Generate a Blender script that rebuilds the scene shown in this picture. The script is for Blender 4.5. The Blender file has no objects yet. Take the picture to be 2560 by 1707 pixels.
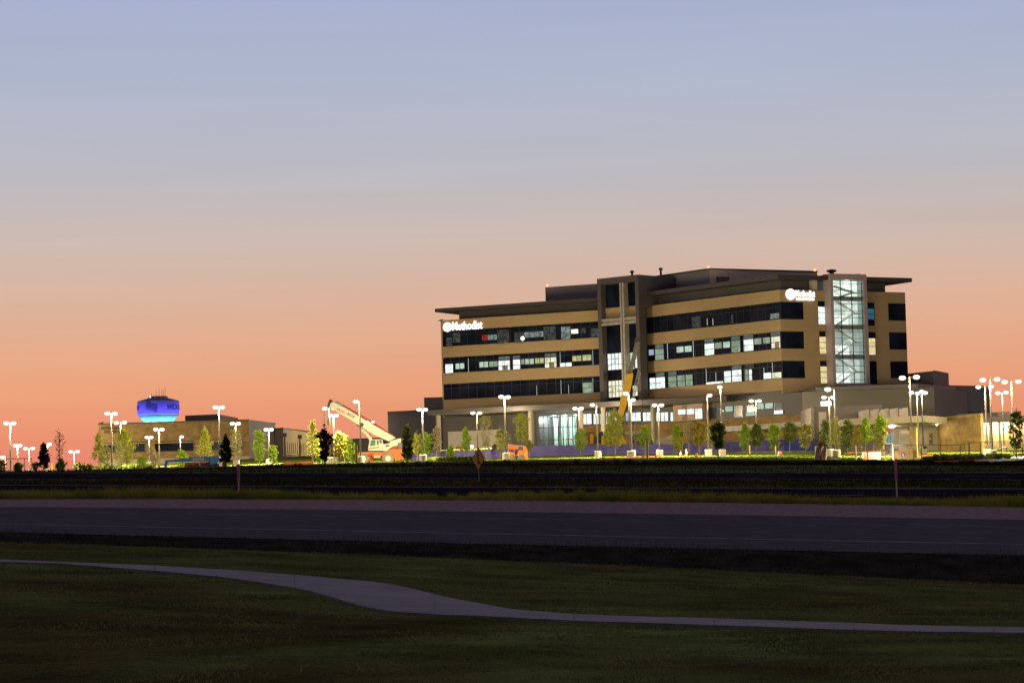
import bpy, math, random
import numpy as np
from mathutils import Vector, Matrix
random.seed(7); np.random.seed(7)
S = bpy.context.scene
COL = S.collection
# ------------------------------------------------------------------ camera
F = 6500.0; CX, CY = 1280.0, 853.5           # photo pixels (2560 x 1707)
ZC = 1.7
PITCH = math.atan(426.5/F); ROLL = math.radians(-1.5)
cam_d = bpy.data.cameras.new('camera'); cam = bpy.data.objects.new('camera', cam_d); COL.objects.link(cam)
R = Matrix.Rotation(math.pi/2+PITCH, 3, 'X') @ Matrix.Rotation(ROLL, 3, 'Z')
cam.matrix_world = Matrix.Translation((0, 0, ZC)) @ R.to_4x4()
cam_d.sensor_width = 36; cam_d.lens = 36*F/2560; cam_d.clip_start = .5; cam_d.clip_end = 9000
S.camera = cam
# ------------------------------------------------------------------ dusk sky
def lin(c): return tuple((v/255/12.92 if v/255 <= .04045 else ((v/255+.055)/1.055)**2.4) for v in c)
W = bpy.data.worlds.new('World'); S.world = W; W.use_nodes = True
nt = W.node_tree; N = nt.nodes; L = nt.links; N.clear()
out = N.new('ShaderNodeOutputWorld'); bg = N.new('ShaderNodeBackground'); L.new(bg.outputs[0], out.inputs[0])
tc = N.new('ShaderNodeTexCoord'); sep = N.new('ShaderNodeSeparateXYZ'); L.new(tc.outputs['Generated'], sep.inputs[0])
mr = N.new('ShaderNodeMapRange'); mr.inputs[1].default_value = 0; mr.inputs[2].default_value = .25; L.new(sep.outputs['Z'], mr.inputs[0])
cr = N.new('ShaderNodeValToRGB'); L.new(mr.outputs[0], cr.inputs[0])
stops = [(.0, (222,108,108)), (.018, (229,126,113)), (.034, (232,146,113)), (.050, (233,162,124)), (.074, (224,176,148)), (.097, (208,184,170)),
         (.128, (188,186,192)), (.166, (174,182,203)), (.197, (167,176,206)), (.25, (152,164,200))]
el = cr.color_ramp.elements
while len(el) < len(stops): el.new(.5)
for e, (p, c) in zip(el, stops): e.position = p/.25
for i, (p, c) in enumerate(stops): el[i].position = p/.25; el[i].color = (*lin(c), 1)
def mixc(a, b, f, blend='MIX'):
    m = N.new('ShaderNodeMix'); m.data_type = 'RGBA'; m.blend_type = blend
    for sock, v in ((m.inputs[0], f), (m.inputs[6], a), (m.inputs[7], b)):
        if isinstance(v, bpy.types.NodeSocket): L.new(v, sock)
        else: sock.default_value = v
    return m.outputs[2]
up = N.new('ShaderNodeMapRange'); up.interpolation_type = 'SMOOTHSTEP'
for i, v in ((1, .25), (2, .9)): up.inputs[i].default_value = v
L.new(sep.outputs['Z'], up.inputs[0])
ZEN = (.105, .103, .175, 1)
c1 = mixc(cr.outputs[0], ZEN, up.outputs[0])
bk = N.new('ShaderNodeMapRange'); bk.interpolation_type = 'SMOOTHSTEP'            # sky opposite the afterglow
for i, v in ((1, .55), (2, -.35)): bk.inputs[i].default_value = v
L.new(sep.outputs['Y'], bk.inputs[0])
c2 = mixc(c1, (.105, .085, .125, 1), bk.outputs[0])
sky = N.new('ShaderNodeTexSky'); sky.sky_type = 'NISHITA'; sky.sun_disc = False
sky.sun_elevation = math.radians(0.3); sky.sun_rotation = math.radians(-10)
ns = N.new('ShaderNodeVectorMath'); ns.operation = 'SCALE'; ns.inputs['Scale'].default_value = .0015; L.new(sky.outputs[0], ns.inputs[0])
c3 = mixc(c2, ns.outputs[0], 1.0, 'ADD')
mp = N.new('ShaderNodeMapping'); mp.inputs['Scale'].default_value = (2.2, 2.2, 34); mp.inputs['Rotation'].default_value = (0, math.radians(1.2), 0); L.new(tc.outputs['Generated'], mp.inputs[0])
cn = N.new('ShaderNodeTexNoise'); cn.inputs['Scale'].default_value = 1.6; cn.inputs['Detail'].default_value = 5; cn.inputs['Distortion'].default_value = .6; L.new(mp.outputs[0], cn.inputs[0])
cm = N.new('ShaderNodeMapRange')
for i, v in ((1, .3), (2, .7), (3, .97), (4, 1.03)): cm.inputs[i].default_value = v
L.new(cn.outputs[0], cm.inputs[0]); cs = N.new('ShaderNodeVectorMath'); cs.operation = 'SCALE'; L.new(c3, cs.inputs[0]); L.new(cm.outputs[0], cs.inputs['Scale']); c3 = cs.outputs[0]
L.new(c3, bg.inputs[0]); bg.inputs[1].default_value = 1.0
S.view_settings.view_transform = 'Standard'; S.view_settings.look = 'None'; S.view_settings.exposure = 0; S.view_settings.gamma = 1
S.cycles.use_denoising = True; S.cycles.max_bounces = 6; S.cycles.use_light_tree = True
S.cycles.sample_clamp_indirect = 4
LE = 3000.0; LS = 7500.0            # watts per lot lamp head
# ------------------------------------------------------------------ pixel rays, ground
RT = np.array(R)
def ray(px, py):
    d = RT @ np.array([(px-CX)/F, -(py-CY)/F, -1.0]); return d/d[1]
def at(px, py, Y): d = ray(px, py)*Y; return Vector((d[0], Y, d[2]+ZC))
ROWS = [  # distance, height left / centre / right edge of view (relative to the eye)
 (0,-1.6,-1.6,-1.6), (25,-1.6,-1.6,-1.66), (36,-1.15,-1.53,-1.72), (47,-.76,-1.34,-1.86), (60,-.38,-1.13,-2.0), (62.5,-.95,-1.75,-2.75), (65,-1.0,-1.8,-2.8), (71,-.27,-.95,-1.62),
 (72,-.20,-.91,-1.58), (96,.95,.40,-.35), (98,.98,.40,-.34), (102,.95,.36,-.36), (106,1.05,.45,-.28), (122,1.9,1.15,.45), (130,2.1,1.45,.75), (138,2.4,1.75,.95), (152,3.05,2.26,1.5),
 (156,3.1,2.33,1.62), (163,3.35,2.9,2.05), (168,3.4,2.95,2.15), (199.8,3.7,3.6,2.78), (200.2,3.98,3.86,2.85), (245,4.9,4.83,3.75), (300,5.7,6.05,4.95), (330,6.2,6.9,5.8), (345,6.45,7.35,6.3), (400,7.6,10.0,8.6), (430,8.0,10.3,9.0), (600,8,10.3,9), (5000,6,6,6)]
RY = [r[0] for r in ROWS]
def rowz(i, x):
    Y, l, c, r = ROWS[i]; h = max(.197*Y, 3.0); t = max(-1.3, min(1.3, x/h))
    return c + (r-l)/2*t + ((r+l)/2-c)*t*t
def T(x, y):
    y = max(0, min(4999, y)); i = max(0, min(len(RY)-2, int(np.searchsorted(RY, y, 'right'))-1))
    f = (y-RY[i])/(RY[i+1]-RY[i]); return ZC + rowz(i, x)*(1-f) + rowz(i+1, x)*f
def ghit(px, py, y0=20, y1=420, default=None):
    d = ray(px, py); y = y0
    while y < y1:
        if ZC+d[2]*y <= T(d[0]*y, y): return Vector((d[0]*y, y, T(d[0]*y, y)))
        y += .1 if y < 70 else .5
    y = default or y1; return Vector((d[0]*y, y, T(d[0]*y, y)))
# ------------------------------------------------------------------ materials
MATS = {}
def mat(name, col, rough=.7, metal=0, var=.15, scale=1.5, bump=0, bscale=8, col2=None, emis=None, es=0, spec=.4, trans=0):
    if name in MATS: return MATS[name]
    m = bpy.data.materials.new(name); m.use_nodes = True; n = m.node_tree.nodes; l = m.node_tree.links
    p = n['Principled BSDF']; p.inputs['Roughness'].default_value = rough; p.inputs['Metallic'].default_value = metal
    p.inputs['Specular IOR Level'].default_value = spec
    t = n.new('ShaderNodeTexCoord')
    nz = n.new('ShaderNodeTexNoise'); nz.inputs['Scale'].default_value = scale; nz.inputs['Detail'].default_value = 4; l.new(t.outputs['Object'], nz.inputs[0])
    r = n.new('ShaderNodeValToRGB'); l.new(nz.outputs[0], r.inputs[0])
    c2 = col2 or tuple(c*(1+var) for c in col); c1 = tuple(c*(1-var) for c in col) if not col2 else col
    r.color_ramp.elements[0].position = .35; r.color_ramp.elements[1].position = .65
    r.color_ramp.elements[0].color = (*c1, 1); r.color_ramp.elements[1].color = (*c2, 1)
    l.new(r.outputs[0], p.inputs['Base Color'])
    if bump:
        b = n.new('ShaderNodeBump'); b.inputs['Strength'].default_value = bump; b2 = n.new('ShaderNodeTexNoise'); b2.inputs['Scale'].default_value = bscale
        b2.inputs['Detail'].default_value = 6; l.new(t.outputs['Object'], b2.inputs[0]); l.new(b2.outputs[0], b.inputs['Height']); l.new(b.outputs[0], p.inputs['Normal'])
    if emis: p.inputs['Emission Color'].default_value = (*emis, 1); p.inputs['Emission Strength'].default_value = es
    if trans:
        o = [x for x in n if x.type == 'OUTPUT_MATERIAL'][0]; tr = n.new('ShaderNodeBsdfTranslucent'); l.new(r.outputs[0], tr.inputs[0])
        mx = n.new('ShaderNodeMixShader'); mx.inputs[0].default_value = trans; l.new(p.outputs[0], mx.inputs[1]); l.new(tr.outputs[0], mx.inputs[2]); l.new(mx.outputs[0], o.inputs[0])
    MATS[name] = m; return m
def glow(name, col, s, vary=0, scale=.6):
    if name in MATS: return MATS[name]
    m = bpy.data.materials.new(name); m.use_nodes = True; n = m.node_tree.nodes; l = m.node_tree.links; n.clear()
    o = n.new('ShaderNodeOutputMaterial'); e = n.new('ShaderNodeEmission'); l.new(e.outputs[0], o.inputs[0]); e.inputs[0].default_value = (*col, 1); e.inputs[1].default_value = s
    if vary:
        t = n.new('ShaderNodeTexCoord'); mp = n.new('ShaderNodeMapping'); mp.inputs['Scale'].default_value = (1, 1, 1.7); l.new(t.outputs['Object'], mp.inputs[0])
        z = n.new('ShaderNodeTexVoronoi'); z.feature = 'F1'; z.distance = 'CHEBYCHEV'; z.inputs['Scale'].default_value = scale*1.6; l.new(mp.outputs[0], z.inputs[0])
        z2 = n.new('ShaderNodeTexNoise'); z2.inputs['Scale'].default_value = scale*2; l.new(t.outputs['Object'], z2.inputs[0])
        a = n.new('ShaderNodeMix'); a.data_type = 'RGBA'; a.inputs[0].default_value = .5; l.new(z.outputs['Color'], a.inputs[6]); l.new(z2.outputs[0], a.inputs[7])
        bw = n.new('ShaderNodeRGBToBW'); l.new(a.outputs[2], bw.inputs[0])
        r = n.new('ShaderNodeMapRange'); r.inputs[1].default_value = .3; r.inputs[2].default_value = .7; r.inputs[3].default_value = s*(1-vary); r.inputs[4].default_value = s*(1+vary*.4); l.new(bw.outputs[0], r.inputs[0]); l.new(r.outputs[0], e.inputs[1])
    MATS[name] = m; m.cycles.emission_sampling = 'NONE' if s < 3 or vary else 'AUTO'; return m
def stone(name, c1, c2, mort, sx=1.0, w=.9, h=.3, ov=.5):
    if name in MATS: return MATS[name]
    m = bpy.data.materials.new(name); m.use_nodes = True; n = m.node_tree.nodes; l = m.node_tree.links; p = n['Principled BSDF']; p.inputs['Roughness'].default_value = .85
    t = n.new('ShaderNodeTexCoord'); s = n.new('ShaderNodeSeparateXYZ'); l.new(t.outputs['Object'], s.inputs[0])
    a = n.new('ShaderNodeMath'); a.operation = 'MULTIPLY_ADD'; a.inputs[1].default_value = -.55; l.new(s.outputs[1], a.inputs[0]); l.new(s.outputs[0], a.inputs[2])
    c = n.new('ShaderNodeCombineXYZ'); l.new(a.outputs[0], c.inputs[0]); l.new(s.outputs[2], c.inputs[1])
    b = n.new('ShaderNodeTexBrick'); b.inputs['Scale'].default_value = sx; b.inputs['Brick Width'].default_value = w; b.inputs['Row Height'].default_value = h; b.inputs['Mortar Size'].default_value = .012
    b.inputs['Color1'].default_value = (*c1, 1); b.inputs['Color2'].default_value = (*c2, 1); b.inputs['Mortar'].default_value = (*mort, 1); l.new(c.outputs[0], b.inputs[0])
    nz = n.new('ShaderNodeTexNoise'); nz.inputs['Scale'].default_value = 1.3; l.new(t.outputs['Object'], nz.inputs[0])
    mx = n.new('ShaderNodeMix'); mx.data_type = 'RGBA'; mx.blend_type = 'OVERLAY'; mx.inputs[0].default_value = ov; l.new(b.outputs[0], mx.inputs[6]); l.new(nz.outputs[0], mx.inputs[7]); l.new(mx.outputs[2], p.inputs['Base Color'])
    MATS[name] = m; return m
GREY = mat('grey_metal_panel', (.085,.077,.066), .5, var=.08, scale=.3)
DGREY = mat('dark_grey_panel', (.085,.08,.085), .5, var=.1, scale=.3)
BROWN = mat('dark_bronze_metal', (.07,.06,.058), .5, var=.08)
FASCIA = mat('fascia_metal', (.075,.066,.062), .35, .3, var=.06)
SOFF = mat('soffit_panel', (.16,.13,.09), .8)
DGLASS = mat('dark_window_glass', (.008,.011,.024), .25, var=.5, scale=.4, spec=.07)
MULL = mat('window_mullion', (.02,.022,.026), .4)
LIGHTP = mat('light_plaster', (.52,.46,.38), .8, var=.05)
WALLW = mat('white_interior', (.8,.85,.8), .8, var=.03)
STONE = stone('buff_stone', (.29,.185,.06), (.21,.13,.04), (.17,.11,.045), 1, 1.3, .38)
BEIGE = stone('beige_panel', (.385,.275,.14), (.36,.255,.128), (.27,.195,.10), 1, 3.3, .88, .08)
CONC = mat('concrete', (.42,.38,.30), .9, var=.12, bump=.2)
POLE = mat('bronze_pole', (.05,.042,.033), .5, .2)
HEAD = glow('lamp_glow', (1,.94,.80), 3.2)
FIX = mat('lamp_fixture', (.012,.01,.008), .9, spec=.05)
WHITE = mat('white_paint', (.75,.72,.62), .5, var=.05)
# ------------------------------------------------------------------ mesh builder
class MB:
    def __init__(s): s.v = []; s.f = []
    def add(s, vs, fs): o = len(s.v); s.v += [tuple(v) for v in vs]; s.f += [tuple(i+o for i in f) for f in fs]; return s
    def hexa(s, b, t):   # 4 bottom, 4 top
        return s.add(list(b)+list(t), [(3,2,1,0), (4,5,6,7), (0,1,5,4), (1,2,6,5), (2,3,7,6), (3,0,4,7)])
    def box(s, x0, x1, y0, y1, z0, z1):
        b = [(x0,y0),(x1,y0),(x1,y1),(x0,y1)]; return s.hexa([(x,y,z0) for x,y in b], [(x,y,z1) for x,y in b])
    def ext(s, poly, z0, z1):
        n = len(poly); zs0 = z0 if hasattr(z0, '__len__') else [z0]*n; zs1 = z1 if hasattr(z1, '__len__') else [z1]*n
        return s.add([(p[0],p[1],z) for p,z in zip(poly,zs0)]+[(p[0],p[1],z) for p,z in zip(poly,zs1)],
              [tuple(range(n))[::-1], tuple(range(n,2*n))]+[(i,(i+1)%n,(i+1)%n+n,i+n) for i in range(n)])
    def prism(s, pts, y0, y1):     # outline in x,z, thickness in y
        n = len(pts); return s.add([(p[0],y0,p[1]) for p in pts]+[(p[0],y1,p[1]) for p in pts],
              [tuple(range(n)), tuple(range(n,2*n))[::-1]]+[(i+n,(i+1)%n+n,(i+1)%n,i) for i in range(n)])
    def tube(s, pts, rad, seg=8):
        pts = [Vector(p) for p in pts]; n = len(pts); rad = rad if hasattr(rad,'__len__') else [rad]*n; vs = []; fs = []
        for i, p in enumerate(pts):
            d = (pts[min(i+1,n-1)]-pts[max(i-1,0)]).normalized(); a = d.cross(Vector((0,0,1)) if abs(d.z) < .9 else Vector((1,0,0))).normalized(); b = d.cross(a)
            vs += [p+(a*math.cos(2*math.pi*k/seg)+b*math.sin(2*math.pi*k/seg))*rad[i] for k in range(seg)]
        for i in range(n-1):
            for k in range(seg): k2 = (k+1)%seg; fs.append((i*seg+k, i*seg+k2, (i+1)*seg+k2, (i+1)*seg+k))
        fs += [tuple(range(seg))[::-1], tuple(range((n-1)*seg, n*seg))]; return s.add(vs, fs)
    def lathe(s, c, prof, seg=24):  # prof: (r,z)
        vs = []; fs = []
        for r, z in prof: vs += [(c[0]+r*math.cos(2*math.pi*k/seg), c[1]+r*math.sin(2*math.pi*k/seg), c[2]+z) for k in range(seg)]
        for i in range(len(prof)-1):
            for k in range(seg): k2 = (k+1)%seg; fs.append((i*seg+k, i*seg+k2, (i+1)*seg+k2, (i+1)*seg+k))
        fs += [tuple(range(seg))[::-1], tuple(range((len(prof)-1)*seg, len(prof)*seg))]; return s.add(vs, fs)
    def ell(s, c, rx, ry, rz, seg=12, rings=8):
        vs = []; fs = []
        for i in range(rings+1):
            a = math.pi*(.02+.96*i/rings)
            vs += [(c[0]+rx*math.sin(a)*math.cos(2*math.pi*k/seg), c[1]+ry*math.sin(a)*math.sin(2*math.pi*k/seg), c[2]-rz*math.cos(a)) for k in range(seg)]
        for i in range(rings):
            for k in range(seg): k2 = (k+1)%seg; fs.append((i*seg+k, i*seg+k2, (i+1)*seg+k2, (i+1)*seg+k))
        fs += [tuple(range(seg))[::-1], tuple(range(rings*seg, rings*seg+seg))]; return s.add(vs, fs)
    def wheel(s, c, r, w, seg=24): # axis y
        n = seg; vs = []
        for y, rr in ((c[1]-w/2, r*.93), (c[1]-w*.35, r), (c[1]+w*.35, r), (c[1]+w/2, r*.93)):
            vs += [(c[0]+rr*math.cos(2*math.pi*k/n), y, c[2]+rr*math.sin(2*math.pi*k/n)) for k in range(n)]
        fs = [tuple(range(n)), tuple(range(3*n,4*n))[::-1]]
        for i in range(3): fs += [(i*n+k, (i+1)*n+k, (i+1)*n+(k+1)%n, i*n+(k+1)%n) for k in range(n)]
        return s.add(vs, fs)
    def build(s, name, m, parent=None, smooth=False, **kw):
        o = Vector((0,0,0)); q = parent
        while q is not None: o += q.location; q = q.parent
        if parent is None and s.v: o = Vector(s.v[0]); o = Vector((sum(v[0] for v in s.v)/len(s.v), sum(v[1] for v in s.v)/len(s.v), min(v[2] for v in s.v)))
        me = bpy.data.meshes.new(name); me.from_pydata([(v[0]-o.x, v[1]-o.y, v[2]-o.z) for v in s.v], [], s.f)
        me.materials.append(m)
        if smooth: me.polygons.foreach_set('use_smooth', [True]*len(me.polygons))
        ob = bpy.data.objects.new(name, me); COL.objects.link(ob); ob.parent = parent
        if parent is None: ob.location = o
        for k, v in kw.items(): ob[k] = v
        return ob
def root(name, loc, label, cat, group=None):
    o = bpy.data.objects.new(name, None); COL.objects.link(o); o.location = loc; o['label'] = label; o['category'] = cat; o.empty_display_size = .3
    if group: o['group'] = group
    return o
def tag(o, label, cat, group=None):
    o['label'] = label; o['category'] = cat
    if group: o['group'] = group
    return o
def text_mesh(body, size, name, m, parent, mtx, extrude=.03, bend=None, bold=.0, xs=1, align='LEFT'):
    c = bpy.data.curves.new('t', 'FONT'); c.body = body; c.size = size; c.extrude = extrude; c.offset = bold; c.align_x = align; c.resolution_u = 3
    t = bpy.data.objects.new('t', c); COL.objects.link(t); dg = bpy.context.evaluated_depsgraph_get(); me = bpy.data.meshes.new_from_object(t.evaluated_get(dg))
    bpy.data.objects.remove(t); bpy.data.curves.remove(c)
    o = Vector((0,0,0)); q = parent
    while q is not None: o += q.location; q = q.parent
    for v in me.vertices:
        p = Vector((v.co.x*xs, v.co.y, v.co.z)); p = bend(p) if bend else mtx @ p; v.co = p-o
    me.name = name; me.materials.clear(); me.materials.append(m); ob = bpy.data.objects.new(name, me); COL.objects.link(ob); ob.parent = parent; return ob
def text_width(body, size):
    c = bpy.data.curves.new('t', 'FONT'); c.body = body; c.size = size; t = bpy.data.objects.new('t', c); COL.objects.link(t)
    dg = bpy.context.evaluated_depsgraph_get(); me = bpy.data.meshes.new_from_object(t.evaluated_get(dg)); w = max(v.co.x for v in me.vertices); h = max(v.co.y for v in me.vertices)
    bpy.data.objects.remove(t); bpy.data.curves.remove(c); bpy.data.meshes.remove(me); return w, h
def reg(ox, oy, k): return lambda x, y: (ox+x/k, oy+y/k)
K5 = 4.704; K3 = 7.35
r1 = reg(1060,640,K5); r2 = reg(1460,640,K5); r3 = reg(1860,640,K5); r4 = reg(1060,900,K5); r5 = reg(1460,900,K5); r6 = reg(1860,900,K5); r7 = reg(2060,900,K5); r8 = reg(200,940,K5)
rA = reg(0,980,K3); rB = reg(240,980,K3); rC = reg(480,980,K3); rD = reg(760,980,K3)
# ------------------------------------------------------------------ ground
def sheet(name, ys, xs, m, lift=0.0, **kw):
    b = MB(); nx = len(xs)
    for y in ys:
        for x in xs: b.v.append((x, y, T(x, y)+lift))
    for j in range(len(ys)-1):
        for i in range(nx-1): b.f.append((j*nx+i, j*nx+i+1, (j+1)*nx+i+1, (j+1)*nx+i))
    o = b.build(name, m); 
    for k, v in kw.items(): o[k] = v
    return o
def grassmat():
    m = bpy.data.materials.new('grass_ground'); m.use_nodes = True; n = m.node_tree.nodes; l = m.node_tree.links; p = n['Principled BSDF']; p.inputs['Roughness'].default_value = 1; p.inputs['Specular IOR Level'].default_value = 0
    t = n.new('ShaderNodeTexCoord'); a = n.new('ShaderNodeTexNoise'); a.inputs['Scale'].default_value = .38; a.inputs['Detail'].default_value = 8; a.inputs['Roughness'].default_value = .7; l.new(t.outputs['Object'], a.inputs[0])
    r = n.new('ShaderNodeValToRGB'); l.new(a.outputs[0], r.inputs[0]); e = r.color_ramp.elements; e[0].position = .32; e[0].color = (.048,.040,.024,1); e[1].position = .64; e[1].color = (.125,.130,.050,1)
    x = e.new(.48); x.color = (.075,.078,.032,1)
    w2 = n.new('ShaderNodeTexNoise'); w2.inputs['Scale'].default_value = .11; w2.inputs['Detail'].default_value = 3; w2.inputs['Distortion'].default_value = .8; l.new(t.outputs['Object'], w2.inputs[0])
    r2 = n.new('ShaderNodeValToRGB'); l.new(w2.outputs[0], r2.inputs[0]); f = r2.color_ramp.elements; f[0].position = .42; f[0].color = (1.0,.74,.66,1); f[1].position = .60; f[1].color = (1.35,1.6,1.1,1)
    mm = n.new('ShaderNodeMix'); mm.data_type = 'RGBA'; mm.blend_type = 'MULTIPLY'; mm.inputs[0].default_value = 1; l.new(r.outputs[0], mm.inputs[6]); l.new(r2.outputs[0], mm.inputs[7])
    l.new(mm.outputs[2], p.inputs['Base Color']); b = n.new('ShaderNodeBump'); b.inputs['Strength'].default_value = .9; b.inputs['Distance'].default_value = .12
    c = n.new('ShaderNodeTexNoise'); c.inputs['Scale'].default_value = 6; c.inputs['Detail'].default_value = 8; l.new(t.outputs['Object'], c.inputs[0]); l.new(c.outputs[0], b.inputs['Height']); l.new(b.outputs[0], p.inputs['Normal']); return m
GRASS = grassmat()
xs = sorted(set([-3000,-1500,-800,-400,-250]+list(np.arange(-160,161,4).tolist())+list(np.arange(-16,17,1).tolist())+[250,400,800,1500,3000]))
ys = sorted(set([-400,-100,-20]+list(range(0,62,1))+RY[:-1]+list(range(62,170,3))+list(range(170,430,6))+[700,1100,2000,3500,4999]))
sheet('ground', ys, xs, GRASS, 0, kind='structure')
ASPH = mat('asphalt', (.060,.042,.055), .95, var=.22, scale=1.1, bump=.35, bscale=60, spec=.03)
ASPH3 = mat('highway_asphalt', (.020,.017,.020), .95, var=.2, scale=2.2, spec=.0)
ASPH2 = mat('shoulder_asphalt', (.24,.14,.135), .95, var=.3, scale=5, bump=.5, bscale=40, spec=.03)  # own pinkish tone plus reddish traffic light put into the colour
sheet('ditch', [60.1,61,62.5,65,68,71,71.9], [x for x in xs if abs(x) <= 400], mat('ditch_ground', (.036,.029,.022), 1, var=.4, scale=1.2, bump=.6, bscale=4, spec=0), .012, kind='structure')  # darker ground sheet across the ditch
LINE = mat('road_paint', (.24,.22,.23), .9, var=.4, scale=2)
YLINE = mat('yellow_road_paint', (.42,.28,.04), .7, var=.3, scale=2)
rx = [x for x in xs if -400 <= x <= 400]
sheet('road', [72,74,77,80,83,86,88.5], rx, ASPH, .02, kind='structure')
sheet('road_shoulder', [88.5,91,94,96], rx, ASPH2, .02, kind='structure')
sheet('road_edge_line', [76.3,76.45], rx, LINE, .026, kind='structure')
sheet('highway', [106,110,114,118,122], rx, ASPH3, .02, kind='structure')
sheet('highway', [138,142,147,152], rx, ASPH3, .02, kind='structure')
for y, m in ((106.8,YLINE),(121.2,LINE),(138.8,YLINE),(151.3,LINE)): sheet('highway_edge_line', [y,y+.18], rx, m, .026, kind='structure')
bd = MB()
for k in range(-12, 13):
    for y in (114, 145):
        x = k*12.2; b0 = [(x,y),(x+3,y),(x+3,y+.15),(x,y+.15)]; bd.add([(a,b,T(a,b)+.026) for a,b in b0], [(0,1,2,3)])
bd.build('highway_lane_dashes', LINE, kind='structure')
# concrete footpath traced on the lawn
upx = [(-40,1402),(0,1402.7),(153,1408.5),(383,1417.3),(612,1430.7),(765,1443.3),(900,1455.5),(945,1460),(1000,1469),(1060,1482.3),(1110,1496),(1174,1508.4),(1289,1529),(1442,1540.5),(1595,1546.3),(1730,1550),(2004,1558),(2272,1568.4),(2560,1574.2),(2640,1576)]
lopx = [(-40,1408),(0,1408.5),(153,1412.7),(383,1430.7),(536,1444),(651,1459.4),(765,1478.5),(850,1503),(906.5,1520.6),(983,1534),(1098,1541.7),(1200,1545),(1289,1549.3),(1480,1558.9),(1600,1562),(1730,1566),(2004,1576),(2272,1584.5),(2560,1587.6),(2640,1589)]
def resamp(pts, n):
    pts = [np.array(p, float) for p in pts]; d = [0]
    for a, b in zip(pts, pts[1:]): d.append(d[-1]+abs(b[0]-a[0]))
    xs_ = np.linspace(pts[0][0], pts[-1][0], n); return [(x, float(np.interp(x, [p[0] for p in pts], [p[1] for p in pts]))) for x in xs_]
U = [ghit(*p) for p in resamp(upx, 70)]; Lo = [ghit(*p) for p in resamp(lopx, 70)]
def ext_end(a, b): return b+(b-a).normalized()*60
U.append(ext_end(U[-4],U[-1])); Lo.append(ext_end(Lo[-4],Lo[-1])); U.insert(0, ext_end(U[3],U[0])); Lo.insert(0, ext_end(Lo[3],Lo[0]))
b = MB(); M_ = 4
for a, c in zip(U, Lo):
    for k in range(M_+1): p = a.lerp(c, k/M_); b.v.append((p.x, p.y, T(p.x, p.y)+.035))
for j in range(len(U)-1):
    for k in range(M_): b.f.append((j*(M_+1)+k, (j+1)*(M_+1)+k, (j+1)*(M_+1)+k+1, j*(M_+1)+k+1))
# path edge thickness
nv = len(b.v); 
for j in range(len(U)):
    p = b.v[j*(M_+1)+M_]; b.v.append((p[0], p[1], p[2]-.12))
for j in range(len(U)-1): b.f.append((j*(M_+1)+M_, (j+1)*(M_+1)+M_, nv+j+1, nv+j))
b.build('footpath', mat('path_concrete', (.205,.175,.19), .9, var=.14, scale=.9, bump=.2, bscale=20, spec=.05), kind='structure')
b = MB()
for j in range(3, len(U)-4, 9):
    a, c = U[j], Lo[j]; d = (U[j+1]-U[j]).normalized()*.014
    for k in range(6): q, w_ = a.lerp(c, k/6), a.lerp(c, (k+1)/6); b.add([(v.x,v.y,T(v.x,v.y)+.039) for v in (q-d,w_-d,w_+d,q+d)], [(0,1,2,3)])
b.build('footpath_joints', mat('joint_dark', (.09,.075,.085), .9), kind='structure')
b = MB()
for i in range(170):
    x = random.uniform(-20,20); y = random.gauss(84.3,.45); ln = random.uniform(.15,1.3); b.add([(a,c,T(a,c)+.027) for a, c in ((x,y),(x+ln,y+random.uniform(-.03,.03)),(x+ln,y+.05),(x,y+.06))], [(0,1,2,3)])
b.build('road_wear_marks', mat('wear_mark', (.15,.13,.14), .9, var=.4, scale=3), kind='structure')
# ------------------------------------------------------------------ grass blades
def blades(name, n, place, hfun, wfun, m, label=None, cat=None, lean=.35):
    P = place(n); n = len(P); h = hfun(n)*(1 if 'median' not in name else .55+.55*np.abs(np.sin(P[:,0]*1.9+np.sin(P[:,0]*5.1)*1.3))+.25*np.sin(P[:,0]*.35)); w = wfun(n); a = np.random.rand(n)*math.pi; dx = np.cos(a)*w/2; dy = np.sin(a)*w/2
    z = np.array([T(p[0], p[1]) for p in P]); lx = (np.random.randn(n))*lean*h; ly = np.random.randn(n)*lean*h*.5
    v = np.zeros((n,3,3)); v[:,0] = np.c_[P[:,0]-dx, P[:,1]-dy, z]; v[:,1] = np.c_[P[:,0]+dx, P[:,1]+dy, z]; v[:,2] = np.c_[P[:,0]+lx, P[:,1]+ly, z+h]
    me = bpy.data.meshes.new(name); me.from_pydata(v.reshape(-1,3).tolist(), [], [(3*i,3*i+1,3*i+2) for i in range(n)]); me.materials.append(m)
    o = bpy.data.objects.new(name, me); COL.objects.link(o); o['kind'] = 'stuff'; 
    if label: o['label'] = label; o['category'] = cat
    return o
def fan(y0, y1, xr=1.12, pw=1.0):
    def f(n):
        y = y0+(y1-y0)*np.random.rand(n)**pw; return np.c_[(np.random.rand(n)*2-1)*.2*xr*y, y]
    return f
path_mid = [((a+c)/2) for a, c in zip(U, Lo)]
pm = np.array([[a.x, a.y, c.y] for a, c in zip(U, Lo)]); pmc = np.array([[c.x, c.y] for c in Lo]); pma = np.array([[a.x, a.y] for a in U])
def offpath(f, m=.0):
    def g(n):
        P = f(n); ya = np.interp(P[:,0], pma[:,0], pma[:,1]); yc = np.interp(P[:,0], pmc[:,0], pmc[:,1]); return P[(P[:,1] > ya+m) | (P[:,1] < yc-m)]
    return g
LB = mat('lawn_blade', (.085,.095,.030), 1, col2=(.22,.22,.075), scale=.5, spec=0, trans=.3)
DRYLIT = mat('dry_headlit_blade', (.12,.17,.02), 1, col2=(.42,.30,.05), scale=.9, spec=.1, trans=.3)  # green to dry gold, lifted by headlight glow put into the colour
DARKG = mat('ditch_grass_blade', (.028,.027,.014), 1, col2=(.07,.058,.03), scale=.5, spec=0)
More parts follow.
